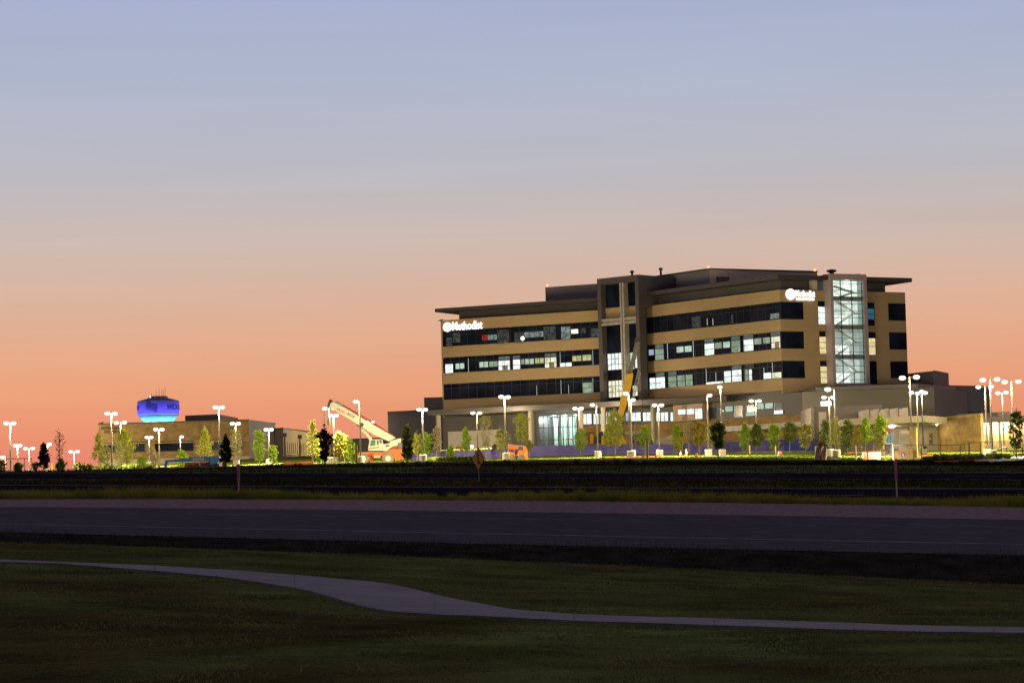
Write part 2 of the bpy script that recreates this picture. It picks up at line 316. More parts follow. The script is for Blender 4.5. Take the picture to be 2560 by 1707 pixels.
def clump(f, sc, thr):
    def g(n):
        P = f(n*2); v = np.sin(P[:,0]*sc+3*np.sin(P[:,1]*sc*.4))*np.sin(P[:,1]*sc*.8+2*np.sin(P[:,0]*sc*.3)); return P[(v+np.random.randn(len(P))*.5) > thr][:n]
    return g
blades('lawn_grass', 90000, offpath(clump(fan(23,60.4,1.15,.8), 2.2, .1)), lambda n: .02+.045*np.random.rand(n), lambda n: .012+.018*np.random.rand(n), LB, 'short dark mown lawn grass on both sides of the footpath', 'grass', .9)
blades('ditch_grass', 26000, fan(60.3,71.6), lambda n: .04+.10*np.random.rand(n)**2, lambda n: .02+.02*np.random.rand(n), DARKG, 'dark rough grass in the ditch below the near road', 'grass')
blades('roadside_weeds', 2500, clump(fan(70.3,72.2), .5, .35), lambda n: .12+.35*np.random.rand(n)**2, lambda n: .006+.008*np.random.rand(n), mat('weed_stalk', (.10,.08,.05), 1, col2=(.17,.13,.10), scale=2), 'thin dry weed stalks along the near edge of the road', 'weeds', .15)
blades('median_grass', 75000, clump(fan(97.2,104.5), .9, -.3), lambda n: .18+.30*np.random.rand(n), lambda n: .015+.025*np.random.rand(n), DRYLIT, 'tall unmown green and brown grass strip beyond the near road', 'grass', .25)
blades('median_grass', 1600, lambda n: (lambda P: P[(P[:,0] > 3) & (P[:,0] < 17)])(fan(99,103)(n)), lambda n: .6+.6*np.random.rand(n), lambda n: .01+.015*np.random.rand(n), mat('seed_head', (.16,.10,.05), 1), 'sparse tall seed heads rising above the grass strip right of centre', 'grass', .15)
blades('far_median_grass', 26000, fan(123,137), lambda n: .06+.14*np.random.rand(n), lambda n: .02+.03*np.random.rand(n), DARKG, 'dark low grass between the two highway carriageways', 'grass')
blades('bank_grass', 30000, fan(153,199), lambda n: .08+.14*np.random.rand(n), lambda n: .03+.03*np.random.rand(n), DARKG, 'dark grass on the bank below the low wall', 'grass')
sheet('site_lawn_ground', [y for y in ys if 200.2 <= y <= 376], rx, mat('lamplit_lawn', (.10,.145,.022), 1, col2=(.17,.21,.035), scale=.5, bump=.5, bscale=5, spec=0), .01, kind='structure')  # brighter than the other grass, lamp light put into its colour
LAWN = mat('site_lawn_blade', (.15,.21,.03), .9, col2=(.27,.31,.05), scale=.4, spec=.1, trans=.2)  # blade colour lifted with lamp light as well
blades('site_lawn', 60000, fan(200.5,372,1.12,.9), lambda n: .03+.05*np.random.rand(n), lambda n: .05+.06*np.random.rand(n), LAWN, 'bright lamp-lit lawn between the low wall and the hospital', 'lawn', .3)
# ------------------------------------------------------------------ facades
class Fac:
    def __init__(s, a, b):
        s.a = np.array(a, float); s.u = np.array(b, float)-s.a; s.Ln = np.linalg.norm(s.u); s.u /= s.Ln
        s.n = np.array([s.u[1], -s.u[0]]); s.n = s.n if s.n @ (-s.a) > 0 else -s.n
    def hit(s, px, py, d=0):
        r = ray(px, py); p0 = s.a+s.n*d; # r.xy*t = p0 + u*k
        A = np.array([[r[0], -s.u[0]], [r[1], -s.u[1]]]); t, k = np.linalg.solve(A, p0); return k, ZC+r[2]*t
    def xy(s, k, d=0): return s.a+s.u*k+s.n*d
    def box(s, b, s0, s1, z0, z1, d0, d1):
        p = [s.xy(s0,d0), s.xy(s1,d0), s.xy(s1,d1), s.xy(s0,d1)]; return b.hexa([(*q, z0) for q in p], [(*q, z1) for q in p])
    def rect(s, x0, y0, x1, y1, d=0):
        xm, ym = (x0+x1)/2, (y0+y1)/2; return s.hit(x0,ym,d)[0], s.hit(x1,ym,d)[0], s.hit(xm,y1,d)[1], s.hit(xm,y0,d)[1]
    def mtx(s, k, z, d):
        m = Matrix.Identity(4); p = s.xy(k, d); m.col[0] = (*s.u, 0, 0); m.col[1] = (0,0,1,0); m.col[2] = (*s.n, 0, 0); m.col[3] = (*p, z, 1); return m
H = 31.1+ZC; ST = 4.27; BAND = 1.76
FL = Fac((-11.4,417.6), (13.7,404.6)); FR = Fac((20.8,399.4), (38.9,375)); FS = Fac((38.9,375), (58.7,386))
TA, TB, TCc = (13.4,401.5), (19.5,395.8), (24.3,401.0)
FT = Fac(TA, TB); FG = Fac((-11.4,417.6), (27,397.7))
hosp = root('hospital_building', (20,400,10), 'five storey beige banded hospital with a cross tower and lit windows', 'hospital')
# core volume
back = [(78,420),(45,455),(2,452)]
b = MB(); inn = [FL.xy(.2,-.25), FL.xy(FL.Ln,-.25), (16,403.5), FR.xy(0,-.25), FR.xy(FR.Ln-.2,-.25), FS.xy(FS.Ln-.2,-.25)]
corepoly = [tuple(p) for p in inn]+[(FS.xy(FS.Ln-.2)[0]-9, FS.xy(FS.Ln-.2)[1]+18), (4,436)]
b.ext(corepoly, 15.5+ZC, H-.1).build('wall_core', DGREY, hosp)
LITS = {'white': glow('lit_window_white', (.90,1,.93), 1.25, .35, .5), 'greenw': glow('lit_window_pale_green', (.62,.80,.64), .85, .3, .6), 'green': glow('lit_window_green', (.40,.52,.36), .72, .3, .6),
 'yellow': glow('lit_window_yellow', (.66,.66,.32), .85, .3, .8), 'yw': glow('lit_window_cream', (.95,.95,.68), 1.0, .35, .6), 'dimg': glow('dim_window_green', (.20,.25,.21), .6, .3, .8), 'dim': glow('dim_window', (.11,.13,.115), .55, .75, 1.6),
 'mid': glow('half_lit_window', (.35,.42,.40), .6, .6, 1.4), 'red': glow('red_lit_window', (.7,.05,.04), .55, .5, 1.2), 'teal': glow('teal_window', (.12,.30,.28), .7, .3), 'tealdark': glow('teal_dusk_window', (.035,.12,.16), .9, .3), 'slit': glow('lit_slit', (.75,.82,.80), .8), 'bw': glow('blue_white_window', (.5,.6,.8), .8, .3), 'warm': glow('lit_window_warm', (1,.82,.42), .85, .25)}
def window(fac, r, kind, parent=hosp, cols=1, rows=1, d=0, fr=.06, name='window', furn=0):
    s0, s1, z0, z1 = fac.rect(*r, d=d); w = s1-s0
    f = MB(); t = .0
    for a, c, e, g in ((s0-fr,s1+fr,z1,z1+fr), (s0-fr,s1+fr,z0-fr,z0), (s0-fr,s0,z0,z1), (s1,s1+fr,z0,z1)): fac.box(f, a, c, e, g, d-.04, d+.07)
    for i in range(1, cols): x = s0+w*i/cols; fac.box(f, x-.035, x+.035, z0, z1, d+.005, d+.06)
    for j in range(1, rows): z = z0+(z1-z0)*j/rows; fac.box(f, s0, s1, z-.035, z+.035, d+.006, d+.061)
    wo = f.build(name, MULL, parent); p = MB(); fac.box(p, s0, s1, z0, z1, d-.03, d)
    p.build('pane', LITS[kind], wo)
    if furn:
        q = MB(); fac.box(q, s0+w*.35, s0+w*.8, z0, z0+(z1-z0)*.55, d, d+.004); q.build('cabinet', glow('warm_cabinet', (.30,.22,.12), .75), wo)
    return wo
def rr(rg, x0, y0, x1, y1): a = rg(x0,y0); c = rg(x1,y1); return (a[0],a[1],c[0],c[1])
for fi, (fac, s1) in enumerate(((FL, FL.Ln+1.5), (FR, FR.Ln))):
    for k in range(4):
        zt = H-k*ST; bb = MB(); fac.box(bb, 0, s1, zt-BAND, zt, -.3, 0)
        if fi: FS.box(bb, .001, FS.Ln if k == 0 else FS.Ln, zt-BAND, zt, -.3, -.001)
        bb.build('wall_band', BEIGE, hosp)
        if k < 3:
            g = MB(); fac.box(g, .02, s1-.02, zt-ST, zt-BAND, -.3, -.12); w_ = 4.3
            if fi: s_ = FS.hit(*r3((702,709,720)[k], (620,975,1320)[k]))[0]; FS.box(g, .02, s_, zt-ST, zt-BAND, -.3, -.12)
            gl = g.build('window_strip', DGLASS, hosp); m = MB(); n_ = int(s1/1.55)
            for i in range(n_+1): x = .05+(s1-.1)*i/n_; fac.box(m, x-.03, x+.03, zt-ST, zt-BAND, -.12, -.06)
            fac.box(m, 0, s1, zt-BAND-.75, zt-BAND-.69, -.119, -.07); m.build('mullion', MULL, gl)
# side wall of beige panels, between strips
for k in range(3):
    zt = H-k*ST; s_ = FS.hit(*r3((702,709,720)[k], (620,975,1320)[k]))[0]; m = MB(); FS.box(m, s_, FS.Ln, zt-ST, zt-BAND, -.3, -.001); m.build('side_wall', BEIGE, hosp)
    dw = MB(); r = [(1697,558,1919,760), (1708,898,1932,1100), (1722,1238,1945,1437)][k]; q = FS.rect(*rr(r3,*r)); FS.box(dw, q[0], FS.Ln+.01, q[2], q[3], -.2, .004); dw.build('window', DGLASS, hosp)
m = MB(); FS.box(m, 0, FS.Ln, H-3*ST-BAND-1.2, H-3*ST-BAND, -.3, -.001); m.build('side_wall', BEIGE, hosp)
# return wall at far right, end face
m = MB(); e = FS.xy(FS.Ln,0); e2 = (e[0]-9, e[1]+18); m.ext([tuple(FS.xy(FS.Ln-.19,0)), tuple(e), e2, (e2[0]-.2,e2[1])], 11, H); m.build('end_wall', BEIGE, hosp)
m = MB(); e = FL.xy(0,0); m.ext([tuple(e), tuple(FL.xy(.19,0)), (4.2,436), (4,436.2)], 11, H-.02); m.build('end_wall', BEIGE, hosp)
LW = [(265,960,330,1080,'dim'),(340,905,425,1015,'dim'),(683,930,745,990,'red'),(750,925,860,985,'mid'),(865,870,1000,1035,'dim'),(1065,900,1175,1020,'dim'),(1180,890,1410,955,'mid'),(1410,830,1550,985,'dim'),(1615,830,1722,985,'mid'),(1730,860,1815,912,'white'),(1840,850,1900,910,'dim'),(1965,850,2060,950,'dim'),
 (252,1270,342,1393,'white'),(372,1262,475,1325,'greenw'),(652,1243,755,1307,'greenw'),(768,1238,868,1300,'green'),(878,1180,1008,1222,'dimg'),(878,1230,1012,1352,'white'),(1048,1172,1130,1210,'dimg'),(1048,1218,1133,1340,'white'),(1143,1213,1183,1272,'green'),(1190,1208,1293,1270,'greenw'),(1308,1200,1410,1262,'yellow'),(1423,1145,1555,1185,'dimg'),(1423,1193,1558,1315,'yw'),(1600,1255,1738,1305,'white'),(1745,1172,1852,1235,'yellow'),(1865,1162,1970,1228,'yellow')]
for q in LW: window(FL, rr(r1,*q[:4]), q[4], rows=2 if q[3]-q[1] > 100 else 1, d=-.06, cols=2 if q[2]-q[0] > 100 and q[4] != 'mid' else (4 if q[2]-q[0] > 200 else 1), furn=q[4] in ('yw',) or q[0] == 878 and q[1] == 1230)
window(FL, rr(r4,1868,265,1985,388), 'green', rows=2, d=-.06)
RW = [(1270,715,1372,838,'dim'),(1732,690,1758,785,'dim'),(2190,675,2300,735,'mid'),(763,1100,825,1165,'bw'),(838,1040,937,1085,'dimg'),(838,1092,942,1220,'green'),(1090,1065,1173,1133,'greenw'),(1185,1057,1268,1125,'greenw'),(1418,972,1525,1022,'dimg'),(1420,1030,1532,1163,'white'),(1537,1017,1623,1087,'green'),(1635,1008,1720,1077,'greenw'),(1733,940,1837,990,'dimg'),(1735,998,1840,1130,'green'),(1878,922,1990,972,'dimg'),(1880,980,1995,1115,'white'),(2003,968,2090,1037,'green'),(2105,958,2192,1027,'green'),(2200,890,2313,940,'dimg'),(2205,948,2315,1083,'yw')]
for q in RW: window(FR, rr(r2,*q[:4]), q[4], rows=2 if q[3]-q[1] > 100 else 1, d=-.06, furn=q[4] == 'yw')
RW3 = [(775,210,845,338,'white'),(848,150,948,195,'dimg'),(848,202,955,330,'white'),(992,135,1090,180,'dimg'),(992,190,1090,317,'green'),(1100,180,1188,310,'green'),(1197,172,1280,300,'green'),(1437,255,1640,278,'white'),(1650,130,1732,262,'white'),(1742,65,1852,108,'dimg'),(1742,116,1855,252,'white'),(1893,50,1998,95,'dim'),(1893,112,1935,238,'green'),(1942,110,1978,238,'white'),(2113,150,2205,218,'white'),(2212,145,2330,210,'yw')]
for q in RW3: window(FR, rr(r5,*q[:4]), q[4], rows=2 if q[3]-q[1] > 100 else 1, d=-.06)
def slits(fac, rg, L_):
    for x, y0, y1 in L_:
        m = MB(); a = fac.rect(*rr(rg, x-1.3, y0, x+1.3, y1), d=-.06); fac.box(m, *a, -.1, -.05); m.build('window_slit', LITS['slit'], hosp)
slits(FL, r1, [(522,1205,1378),(1601,1130,1255),(1985,1105,1280)]); slits(FL, r4, [(1326,300,420),(1611,235,402),(1700,290,398),(1987,210,385)])
slits(FR, r2, [(1448,735,815),(1515,735,815),(981,1030,1208),(1284,990,1180)]); slits(FR, r5, [(1437,100,255),(1550,145,255),(2115,90,148),(2215,30,142)])
m = MB(); a = FL.hit(*r1(1163,968)); p = FL.xy(a[0], .05); m.ell((p[0],p[1],a[1]), .33,.1,.33); m.build('work_light', HEAD, hosp)
# ---- side face windows and stair tower
for r, k, n in (((870,598,990,803),'white',3), ((885,950,1000,1150),'warm',3), ((897,1298,1014,1495),'warm',3)):
    window(FS, rr(r3,*r), k, rows=n, d=.002); dd = MB(); q = FS.rect(*rr(r3, r[0]-2, r[1]-66, r[2]+1, r[1]-4)); FS.box(dd, *q, -.1, .03); dd.build('spandrel', DGLASS, hosp)
for r, k in (((1452,620,1530,745),'tealdark'), ((1466,968,1545,1160),'warm')):
    window(FS, rr(r3,*r), k, rows=2, d=.002); dd = MB(); q = FS.rect(*rr(r3, r[0]-2, r[1]-72, r[2]+3, r[1]-4)); FS.box(dd, *q, -.1, .03); dd.build('spandrel', DGLASS, hosp)
dd = MB(); q = FS.rect(*rr(r3,1458,750,1536,820)); FS.box(dd, *q, -.1, .02); dd.build('spandrel', DGLASS, hosp); dd = MB(); q = FS.rect(*rr(r3,1478,1235,1562,1505)); FS.box(dd, *q, -.1, .02); dd.build('window', DGLASS, hosp)
PD = 1.6
sl = FS.hit(2075,690,PD)[0]; sr = FS.hit(2166,690,PD)[0]; zt_ = FS.hit(2120,685,PD)[1]; zb_ = FS.hit(2128,964,PD)[1]
gl0 = FS.hit(2083,720,PD)[0]; gl1 = FS.hit(2158.5,720,PD)[0]; gz0 = FS.hit(2125,957,PD)[1]; gz1 = FS.hit(2118,700,PD)[1]
TOWERM = mat('stair_frame', (.36,.29,.275), .5, var=.05)
m = MB(); FS.box(m, sl, gl0, zb_, zt_, -.2, PD); FS.box(m, gl1, sr, zb_, zt_, -.2, PD); FS.box(m, gl0, gl1, gz1, zt_, -4, PD); FS.box(m, gl0, gl1, zb_, gz0, -4, PD)
st = m.build('stair_tower', TOWERM, hosp)
WALLSTUB = 1
m = MB(); nC = 3; nR = 15
for i in range(nC+1): x = gl0+(gl1-gl0)*[0,.26,.62,.96][i]; FS.box(m, x-.035, x+.035, gz0, gz1, PD-.25, PD-.12)
for j in range(nR): z = gz0+(gz1-gz0)*(j+.5)/nR; FS.box(m, gl0, gl1, z-.03, z+.03, PD-.249, PD-.13)
m.build('mullion', MULL, st)
m = MB(); zf = [FS.hit(2120, 640+y/K5, PD)[1] for y in (497,832,1180)]
for z in zf: FS.box(m, gl0, gl1, z-.28, z+.28, .2, PD-.3)
m.build('floor_slab', mat('slab_edge', (.16,.20,.19), .6), st)
levels = sorted(zf)+[gz1-.8]; levels = [levels[0]-ST]+levels
for i in range(len(levels)-1):
    z0, z1 = levels[i], levels[i+1]; zm = (z0+z1)/2; f = MB()
    for (sa, sb, za, zb2, dd_) in ((gl0+.4, gl1-1.4, z1, zm, 1.25), (gl1-1.4, gl0+.4, zm, z0, .68)):
        n_ = 10
        for j in range(n_):
            xa = sa+(sb-sa)*j/n_; xb = sa+(sb-sa)*(j+1)/n_; za_ = za+(zb2-za)*(j+1)/n_; FS.box(f, min(xa,xb), max(xa,xb), za_-.12, za_+.02, dd_-.55, dd_)
        p = FS.xy(sa, dd_); q = FS.xy(sb, dd_); f.tube([(p[0],p[1],za+.95),(q[0],q[1],zb2+.95)], .04, 5)
        p = FS.xy(sa, dd_); q = FS.xy(sb, dd_); f.add([(p[0],p[1],za-.16),(q[0],q[1],zb2-.16),(q[0],q[1],zb2+.04),(p[0],p[1],za+.04)], [(0,1,2,3)])
    FS.box(f, gl1-1.4, gl1-.1, zm-.14, zm+.02, .05, 1.25)
    f.build('stair_flight', mat('stair_steel', (.50,.56,.52), .5), st)
for i, (z0, z1) in enumerate(zip([gz0]+levels[1:-1], levels[1:-1]+[gz1])):  # wall, landing and side panels glow, stairwell light put into them
    m = MB(); FS.box(m, gl0, gl1, z0, z1, 0, .03); m.build('interior_wall', glow('stair_wall_lit_%d' % i, (.80,.93,.82), (.62,.52,.85,1.3)[i], .3, .35), st)
    m = MB(); FS.box(m, gl0+.2, gl1-1.8, z0+.02, z0+(z1-z0)*.42, .03, .04); m.build('lit_landing', glow('landing_lit', (.9,1,.9), 1.15, .2, .5), st) if i < 3 else None
m = MB(); FS.box(m, gl0, gl0+.01, gz0, gz1, 0, PD-.3); FS.box(m, gl1-.01, gl1, gz0, gz1, 0, PD-.3); m.build('interior_side', glow('stair_side_lit', (.42,.60,.52), .6, .2), st)
for z in levels:
    ld = bpy.data.lights.new('stair_light', 'POINT'); ld.energy = 55; ld.color = (.9,1,.93); ld.shadow_soft_size = .5; lo = bpy.data.objects.new('stair_light', ld); COL.objects.link(lo); lo.parent = st
    p = FS.xy((gl0+gl1)/2, 1.33); lo.location = Vector((p[0],p[1],min(z+ST*.5, gz1-.4)))-hosp.location
# ---- centre tower with cross
zT = 35.7+ZC; pw = .75; GREYT = mat('tower_metal', (.080,.068,.065), .5, var=.06)
m = MB(); sT = FT.Ln; FT.box(m, 0, pw, 17.0, zT, -1.6, 0); FT.box(m, sT-pw*.9, sT, 17.0, zT, -1.6, 0); FT.box(m, pw, sT-pw*.9, zT-1.0, zT, -1.6, 0); m.build('cross_tower', GREYT, hosp)
m = MB(); m.ext([tuple(FT.xy(.1,-1.6)), tuple(FT.xy(sT-.002,-1.6)), tuple(FT.xy(sT-.002,-9)), tuple(FT.xy(.1,-9))], H-.3, zT-.003); m.build('tower_wall', DGREY, hosp)
m = MB(); FT.box(m, pw, sT-pw*.9, 17, H-BAND-.25, -1.59, -1.1); FT.box(m, pw, sT-pw*.9, H, zT-1, -1.59, -1.15); m.build('recess_wall', DGLASS, hosp)
m = MB(); FT.box(m, pw, sT-pw*.9, H-BAND-.25, H, -1.59, -1.0); m.build('recess_band', BEIGE, hosp)
CROSS = mat('cross_metal', (.36,.33,.28), .4, .1)
cx0 = FT.hit(*r2(420,500))[0]; cx1 = FT.hit(*r2(470,500))[0]; cm = (cx0+cx1)/2; zc1 = FT.hit(*r2(450,745))[1]; zc0 = FT.hit(*r2(450,790))[1]
m = MB()
FT.box(m, cm-.42, cm-.10, 17.4, zT-1.0, -1.0, .05); FT.box(m, cm+.08, cm+.42, 17.4, zT-1.0, -1.0, .05); FT.box(m, cm-.10, cm+.08, 17.4, zT-1.0, -1.0, -.35)
FT.box(m, pw, cm-.42, zc0-.12, zc0+.22, -.8, .0); FT.box(m, pw, cm-.42, zc1-.1, zc1+.3, -.8, .0); FT.box(m, cm+.42, sT-pw*.9, zc0-.12, zc0+.22, -.8, .0); FT.box(m, cm+.42, sT-pw*.9, zc1-.1, zc1+.3, -.8, .0)
FT.box(m, pw, sT-pw*.9, zc0+.22, zc1-.1, -.7, -.3)
m.build('cross', CROSS, hosp)
for rg, r, k, c, rw in ((r2,(282,1145,452,1335),'white',4,3),(r2,(602,1120,678,1312),'white',2,3),(r2,(545,1135,592,1330),'greenw',1,2),(r5,(292,242,452,435),'yw',4,3),(r5,(575,300,632,420),'yw',1,2)):
    window(FT, rr(rg,*r), k, cols=c, rows=rw, d=-1.03)
# ---- roofs
def poly(*p): return [tuple(map(float, q)) for q in p]
zr0, zr1 = 32.45+ZC, 33.0+ZC
m = MB(); a = FL.hit(1087,778,.5)[0]; pl = poly(FL.xy(a,.5), FL.xy(FL.Ln+1,.5), FL.xy(FL.Ln+1,-16), FL.xy(a,-16)); m.ext(pl, zr0, zr1); m.build('roof_slab', FASCIA, hosp)
m = MB(); o1 = FR.xy(-.5,1.2); kk = np.linalg.solve(np.array([[FR.u[0],-FS.u[0]],[FR.u[1],-FS.u[1]]]), FS.xy(0,1.2)-FR.xy(0,1.2)); kp = FR.xy(kk[0],1.2); aR = FS.hit(2280,698,1.2)[0]
m.ext(poly(o1, kp, FS.xy(aR,1.2), FS.xy(aR,-9), FR.xy(-.5,-18)), zr0+.1, zr1+.15); m.build('roof_slab', FASCIA, hosp)
m = MB(); a = FL.hit(1148,800,-1.5)[0]; m.ext(poly(FL.xy(a,-1.5), FL.xy(FL.Ln+1,-1.5), FL.xy(FL.Ln+1,-13), FL.xy(a,-13)), H-.2, zr0-.002); m.build('clerestory', BROWN, hosp)
m = MB(); kk = np.linalg.solve(np.array([[FR.u[0],-FS.u[0]],[FR.u[1],-FS.u[1]]]), FS.xy(0,-1.5)-FR.xy(0,-1.5)); aR2 = FS.hit(2213,720,-1.5)[0]
m.ext(poly(FR.xy(0,-1.5), FR.xy(kk[0],-1.5), FS.xy(aR2,-1.5), FS.xy(aR2,-8), FR.xy(0,-14)), H-.2, zr0+.098); m.build('clerestory', DGREY, hosp)
m = MB(); a = FS.hit(2030,712,-.5)[0]; FS.box(m, a, a+.85, H-.1, zr0+.1, -1.2, -.4); m.build('roof_column', LIGHTP, hosp)
PH = mat('penthouse_panel', (.26,.24,.22), .6, var=.05); zp = 36.2+ZC
m = MB(); a = at(1363,717,420); m.ext(poly((a.x,a.y), (a.x+16,a.y-8.3), (a.x+22,a.y+3), (a.x+6,a.y+11.5)), H, zp); ph = m.build('penthouse', PH, hosp)
m = MB(); a = at(1773.6,673,396); c = at(2042.6,679.8,405.5); m.ext(poly((a.x,a.y), (c.x,c.y), (c.x-16,c.y+16), (a.x-15.5,a.y+21.5)), H, zp); m.build('penthouse', PH, hosp)
m = MB(); Fac((a.x,a.y),(c.x,c.y)).box(m, .02, 19.8, H, zp-.003, 0, .012); m.build('penthouse_lit_face', mat('penthouse_lit_panel', (.78,.64,.46), .6, var=.04), hosp)  # lighter skin on the right face, light put into its colour
m = MB(); FP = Fac((a.x,a.y), (c.x,c.y)); q = FP.rect(*rr(r2,1555,245,1705,330)); FP.box(m, *q, -.02, .07)
for j in range(9): z = q[2]+(q[3]-q[2])*j/9; FP.box(m, q[0], q[1], z, z+.09, .07, .12)
m.build('louvre', mat('louvre', (.22,.19,.14), .6), hosp)
m = MB(); m.ext(poly((a.x-.1,a.y-.15),(c.x+.1,c.y-.1),(c.x-15.9,c.y+16),(a.x-15.6,a.y+21.5)), zp+.002, zp+.2); m.build('parapet_cap', BROWN, hosp)
for px, y0, Y in ((1363+5,713,419),(1771,668,397),(2037,675,405)):
    p = at(px, y0, Y); m = MB(); m.tube([(p.x,p.y,zp+.1),(p.x,p.y,p.z-.1)], .07, 6); bl = m.build('beacon_post', BROWN, hosp); m = MB(); m.ell((p.x,p.y,p.z), .2,.2,.22, 10, 6); m.build('beacon', glow('red_beacon', (1,.22,.12), 3.5), bl)
for px, y0, y1, Y in ((1580,677,692,404),(1651.7,670,690,404)):
    p = at(px, y0, Y); q = at(px, y1, Y); m = MB(); m.tube([(p.x,p.y,q.z-1.5),(p.x,p.y,p.z)], .17, 8); m.lathe((p.x,p.y,p.z-.35), [(.1,0),(.32,.05),(.32,.3),(.1,.4)], 10); m.build('vent_pipe', BROWN, hosp)
p = at(2079,680,384); m = MB(); m.lathe((p.x,p.y,p.z-.9), [(.3,0),(.35,.8),(.75,.95),(.75,1.15),(.25,1.3)], 14); m.build('roof_vent', BROWN, hosp)
p = at(2142,686,382); m = MB(); m.box(p.x-.5,p.x+.5,p.y-.1,p.y+.1,p.z-.3,p.z+.05); m.build('roof_vent', BROWN, hosp)
# ---- lit lettering
SIGN = glow('sign_letters', (1,1,1), 2.0)
def logo(fac, cx, cy, rx, ry, tx0, tx1, ty0, ty1, words, cyl=.18):
    s, z = fac.hit(cx, cy, .1); R_ = ry/F*385; m = MB(); n = 28; g = root_sign = None
    d0 = [fac.xy(s+R_*math.cos(2*math.pi*k/n), .02) for k in range(n)]; d1 = [fac.xy(s+R_*math.cos(2*math.pi*k/n), .18) for k in range(n)]; zz = [z+R_*math.sin(2*math.pi*k/n) for k in range(n)]
    vs = [(*d0[k], zz[k]) for k in range(n)]+[(*d1[k], zz[k]) for k in range(n)]; m.add(vs, [tuple(range(n,2*n)), tuple(range(n))[::-1]]+[(k,(k+1)%n,(k+1)%n+n,k+n) for k in range(n)])
    g = m.build('sign_emblem', SIGN, hosp)
    for w, x0, x1, y0, y1 in words:
        s0, z0 = fac.hit(x0, y1, .1); s1 = fac.hit(x1, y1, .1)[0]; z1 = fac.hit(x0, y0, .1)[1]
        wd, ht = text_width(w, 1); sz = (z1-z0)/ht; M4 = fac.mtx(s0, z0, .12); text_mesh(w, sz, 'sign_lettering', SIGN, hosp, M4, .06, bold=sz*.008, xs=(s1-s0)/(wd*sz))
logo(FL, 1118.5, 817.5, 10, 12.6, 0,0,0,0, [('Methodist', 1130, 1206, 805.5, 826)])
logo(FS, 1976.5, 735.7, 12, 13.5, 0,0,0,0, [('Methodist', 1989, 2037, 725.5, 741), ('MIDLOTHIAN', 1990, 2035, 744, 750.5)])
# ---- ground floor: long canopy, columns, hall, ribbon, stone band
cz0, cz1 = 15.5+ZC, 16.25+ZC; CA, CB = np.array((-13.6,407.)), np.array((31.2,381.)); FC = Fac(CA, CB)
m = MB(); m.ext(poly(CA, CB, FC.xy(FC.Ln+1.5,-9), FC.xy(1,-11)), cz0, cz1); m.build('canopy', FASCIA, hosp)
m = MB(); m.ext(poly(FC.xy(.3,-.25), FC.xy(FC.Ln-.3,-.25), FC.xy(FC.Ln+1,-9), FC.xy(1.2,-10.9)), cz0-.06, cz0-.003); m.build('canopy_soffit', SOFF, hosp)
for x in (1096,1327,1452,1509,1634):
    s, z = FC.hit(x, 1050, -1.3); p = FC.xy(s, -1.3); m = MB(); m.tube([(p[0],p[1],T(*p)-.5),(p[0],p[1],cz0-.05)], .40, 16); m.build('canopy_column', mat('column_plaster', (.30,.26,.19), .7, var=.05), hosp, smooth=False)
def wallrect(fac, x0, x1, yt, z0, matl, d0, d1, name='wall', zt=None):
    s0 = fac.hit(x0, 1060, d1)[0]; s1 = fac.hit(x1, 1060, d1)[0]; z1 = zt or fac.hit((x0+x1)/2, yt, d1)[1]; m = MB(); fac.box(m, s0, s1, z0, z1, d0, d1); return m.build(name, matl, hosp)
wallrect(FG, 1108, 1338, 0, 8.5, GREY, -9, .3, 'entrance_wall', cz0-.002)
wallrect(FG, 1119, 1255, 1076, 8.5, LIGHTP, .3, .42, 'light_panel')
wallrect(FG, 1338, 1347, 0, 8.5, DGREY, -9, .1, 'entrance_wall', cz0-.002)
hx0 = FG.hit(1347,1070,.1)[0]; hx1 = FG.hit(1443,1070,.1)[0]; hz1 = FG.hit(1390,1038,.1)[1]
m = MB(); FG.box(m, hx0, hx1, hz1, cz0-.003, -9, .15); m.build('fascia_wall', mat('dark_teal_panel', (.05,.07,.08), .4), hosp)
m = MB(); FG.box(m, hx0, hx1, 8.5, hz1, -7.2, -7); m.build('hall_wall', WALLW, hosp)
m = MB(); FG.box(m, hx0, hx1, 11.4, 11.5, -7, -.1); m.build('hall_floor', CONC, hosp)
m = MB()
for i in range(9): x = hx0+(hx1-hx0)*i/8; FG.box(m, x-.045, x+.045, 8.5, hz1, -.1, .1)
for z in (FG.hit(1395,1068,.1)[1], FG.hit(1395,1099,.1)[1]): FG.box(m, hx0, hx1, z-.05, z+.05, -.099, .09)
hm = m.build('curtain_wall_frame', MULL, hosp)
gh = MB(); FG.box(gh, hx0, hx0+(hx1-hx0)*.55, 8.6, hz1, -.05, -.04); gh.build('glass_pane', mat('hall_glass_tint', (.42,.62,.58), .2, var=.1, scale=.5), hm) if 0 else None
for i, s in enumerate((.12,.3,.47)): 
    q = MB(); x = hx0+(hx1-hx0)*s; FG.box(q, x-.5, x+.3, 11.5, hz1-.2, -4.5-i*.7, -4.2-i*.7); q.build('interior_column', mat('teal_interior', (.35,.55,.5), .7), hosp)
for s in (.2,.5,.8):
    for dd_ in (-2.5,):
        ld = bpy.data.lights.new('hall_light', 'POINT'); ld.energy = 520; ld.color = (.9,1,.95); ld.shadow_soft_size = .3; lo = bpy.data.objects.new('hall_light', ld); COL.objects.link(lo); lo.parent = hosp
        p = FG.xy(hx0+(hx1-hx0)*s, dd_); lo.location = Vector((p[0],p[1],hz1-.6))-hosp.location
wallrect(FG, 1443, 1700, 1034, 8.4, DGREY, -9, 0, 'entrance_wall', cz0-.003)
zs_ = FG.hit(1560,1061,.3)[1]; wallrect(FG, 1443, 1690, 0, 8.3, STONE, 0, .35, 'stone_wall', zs_)
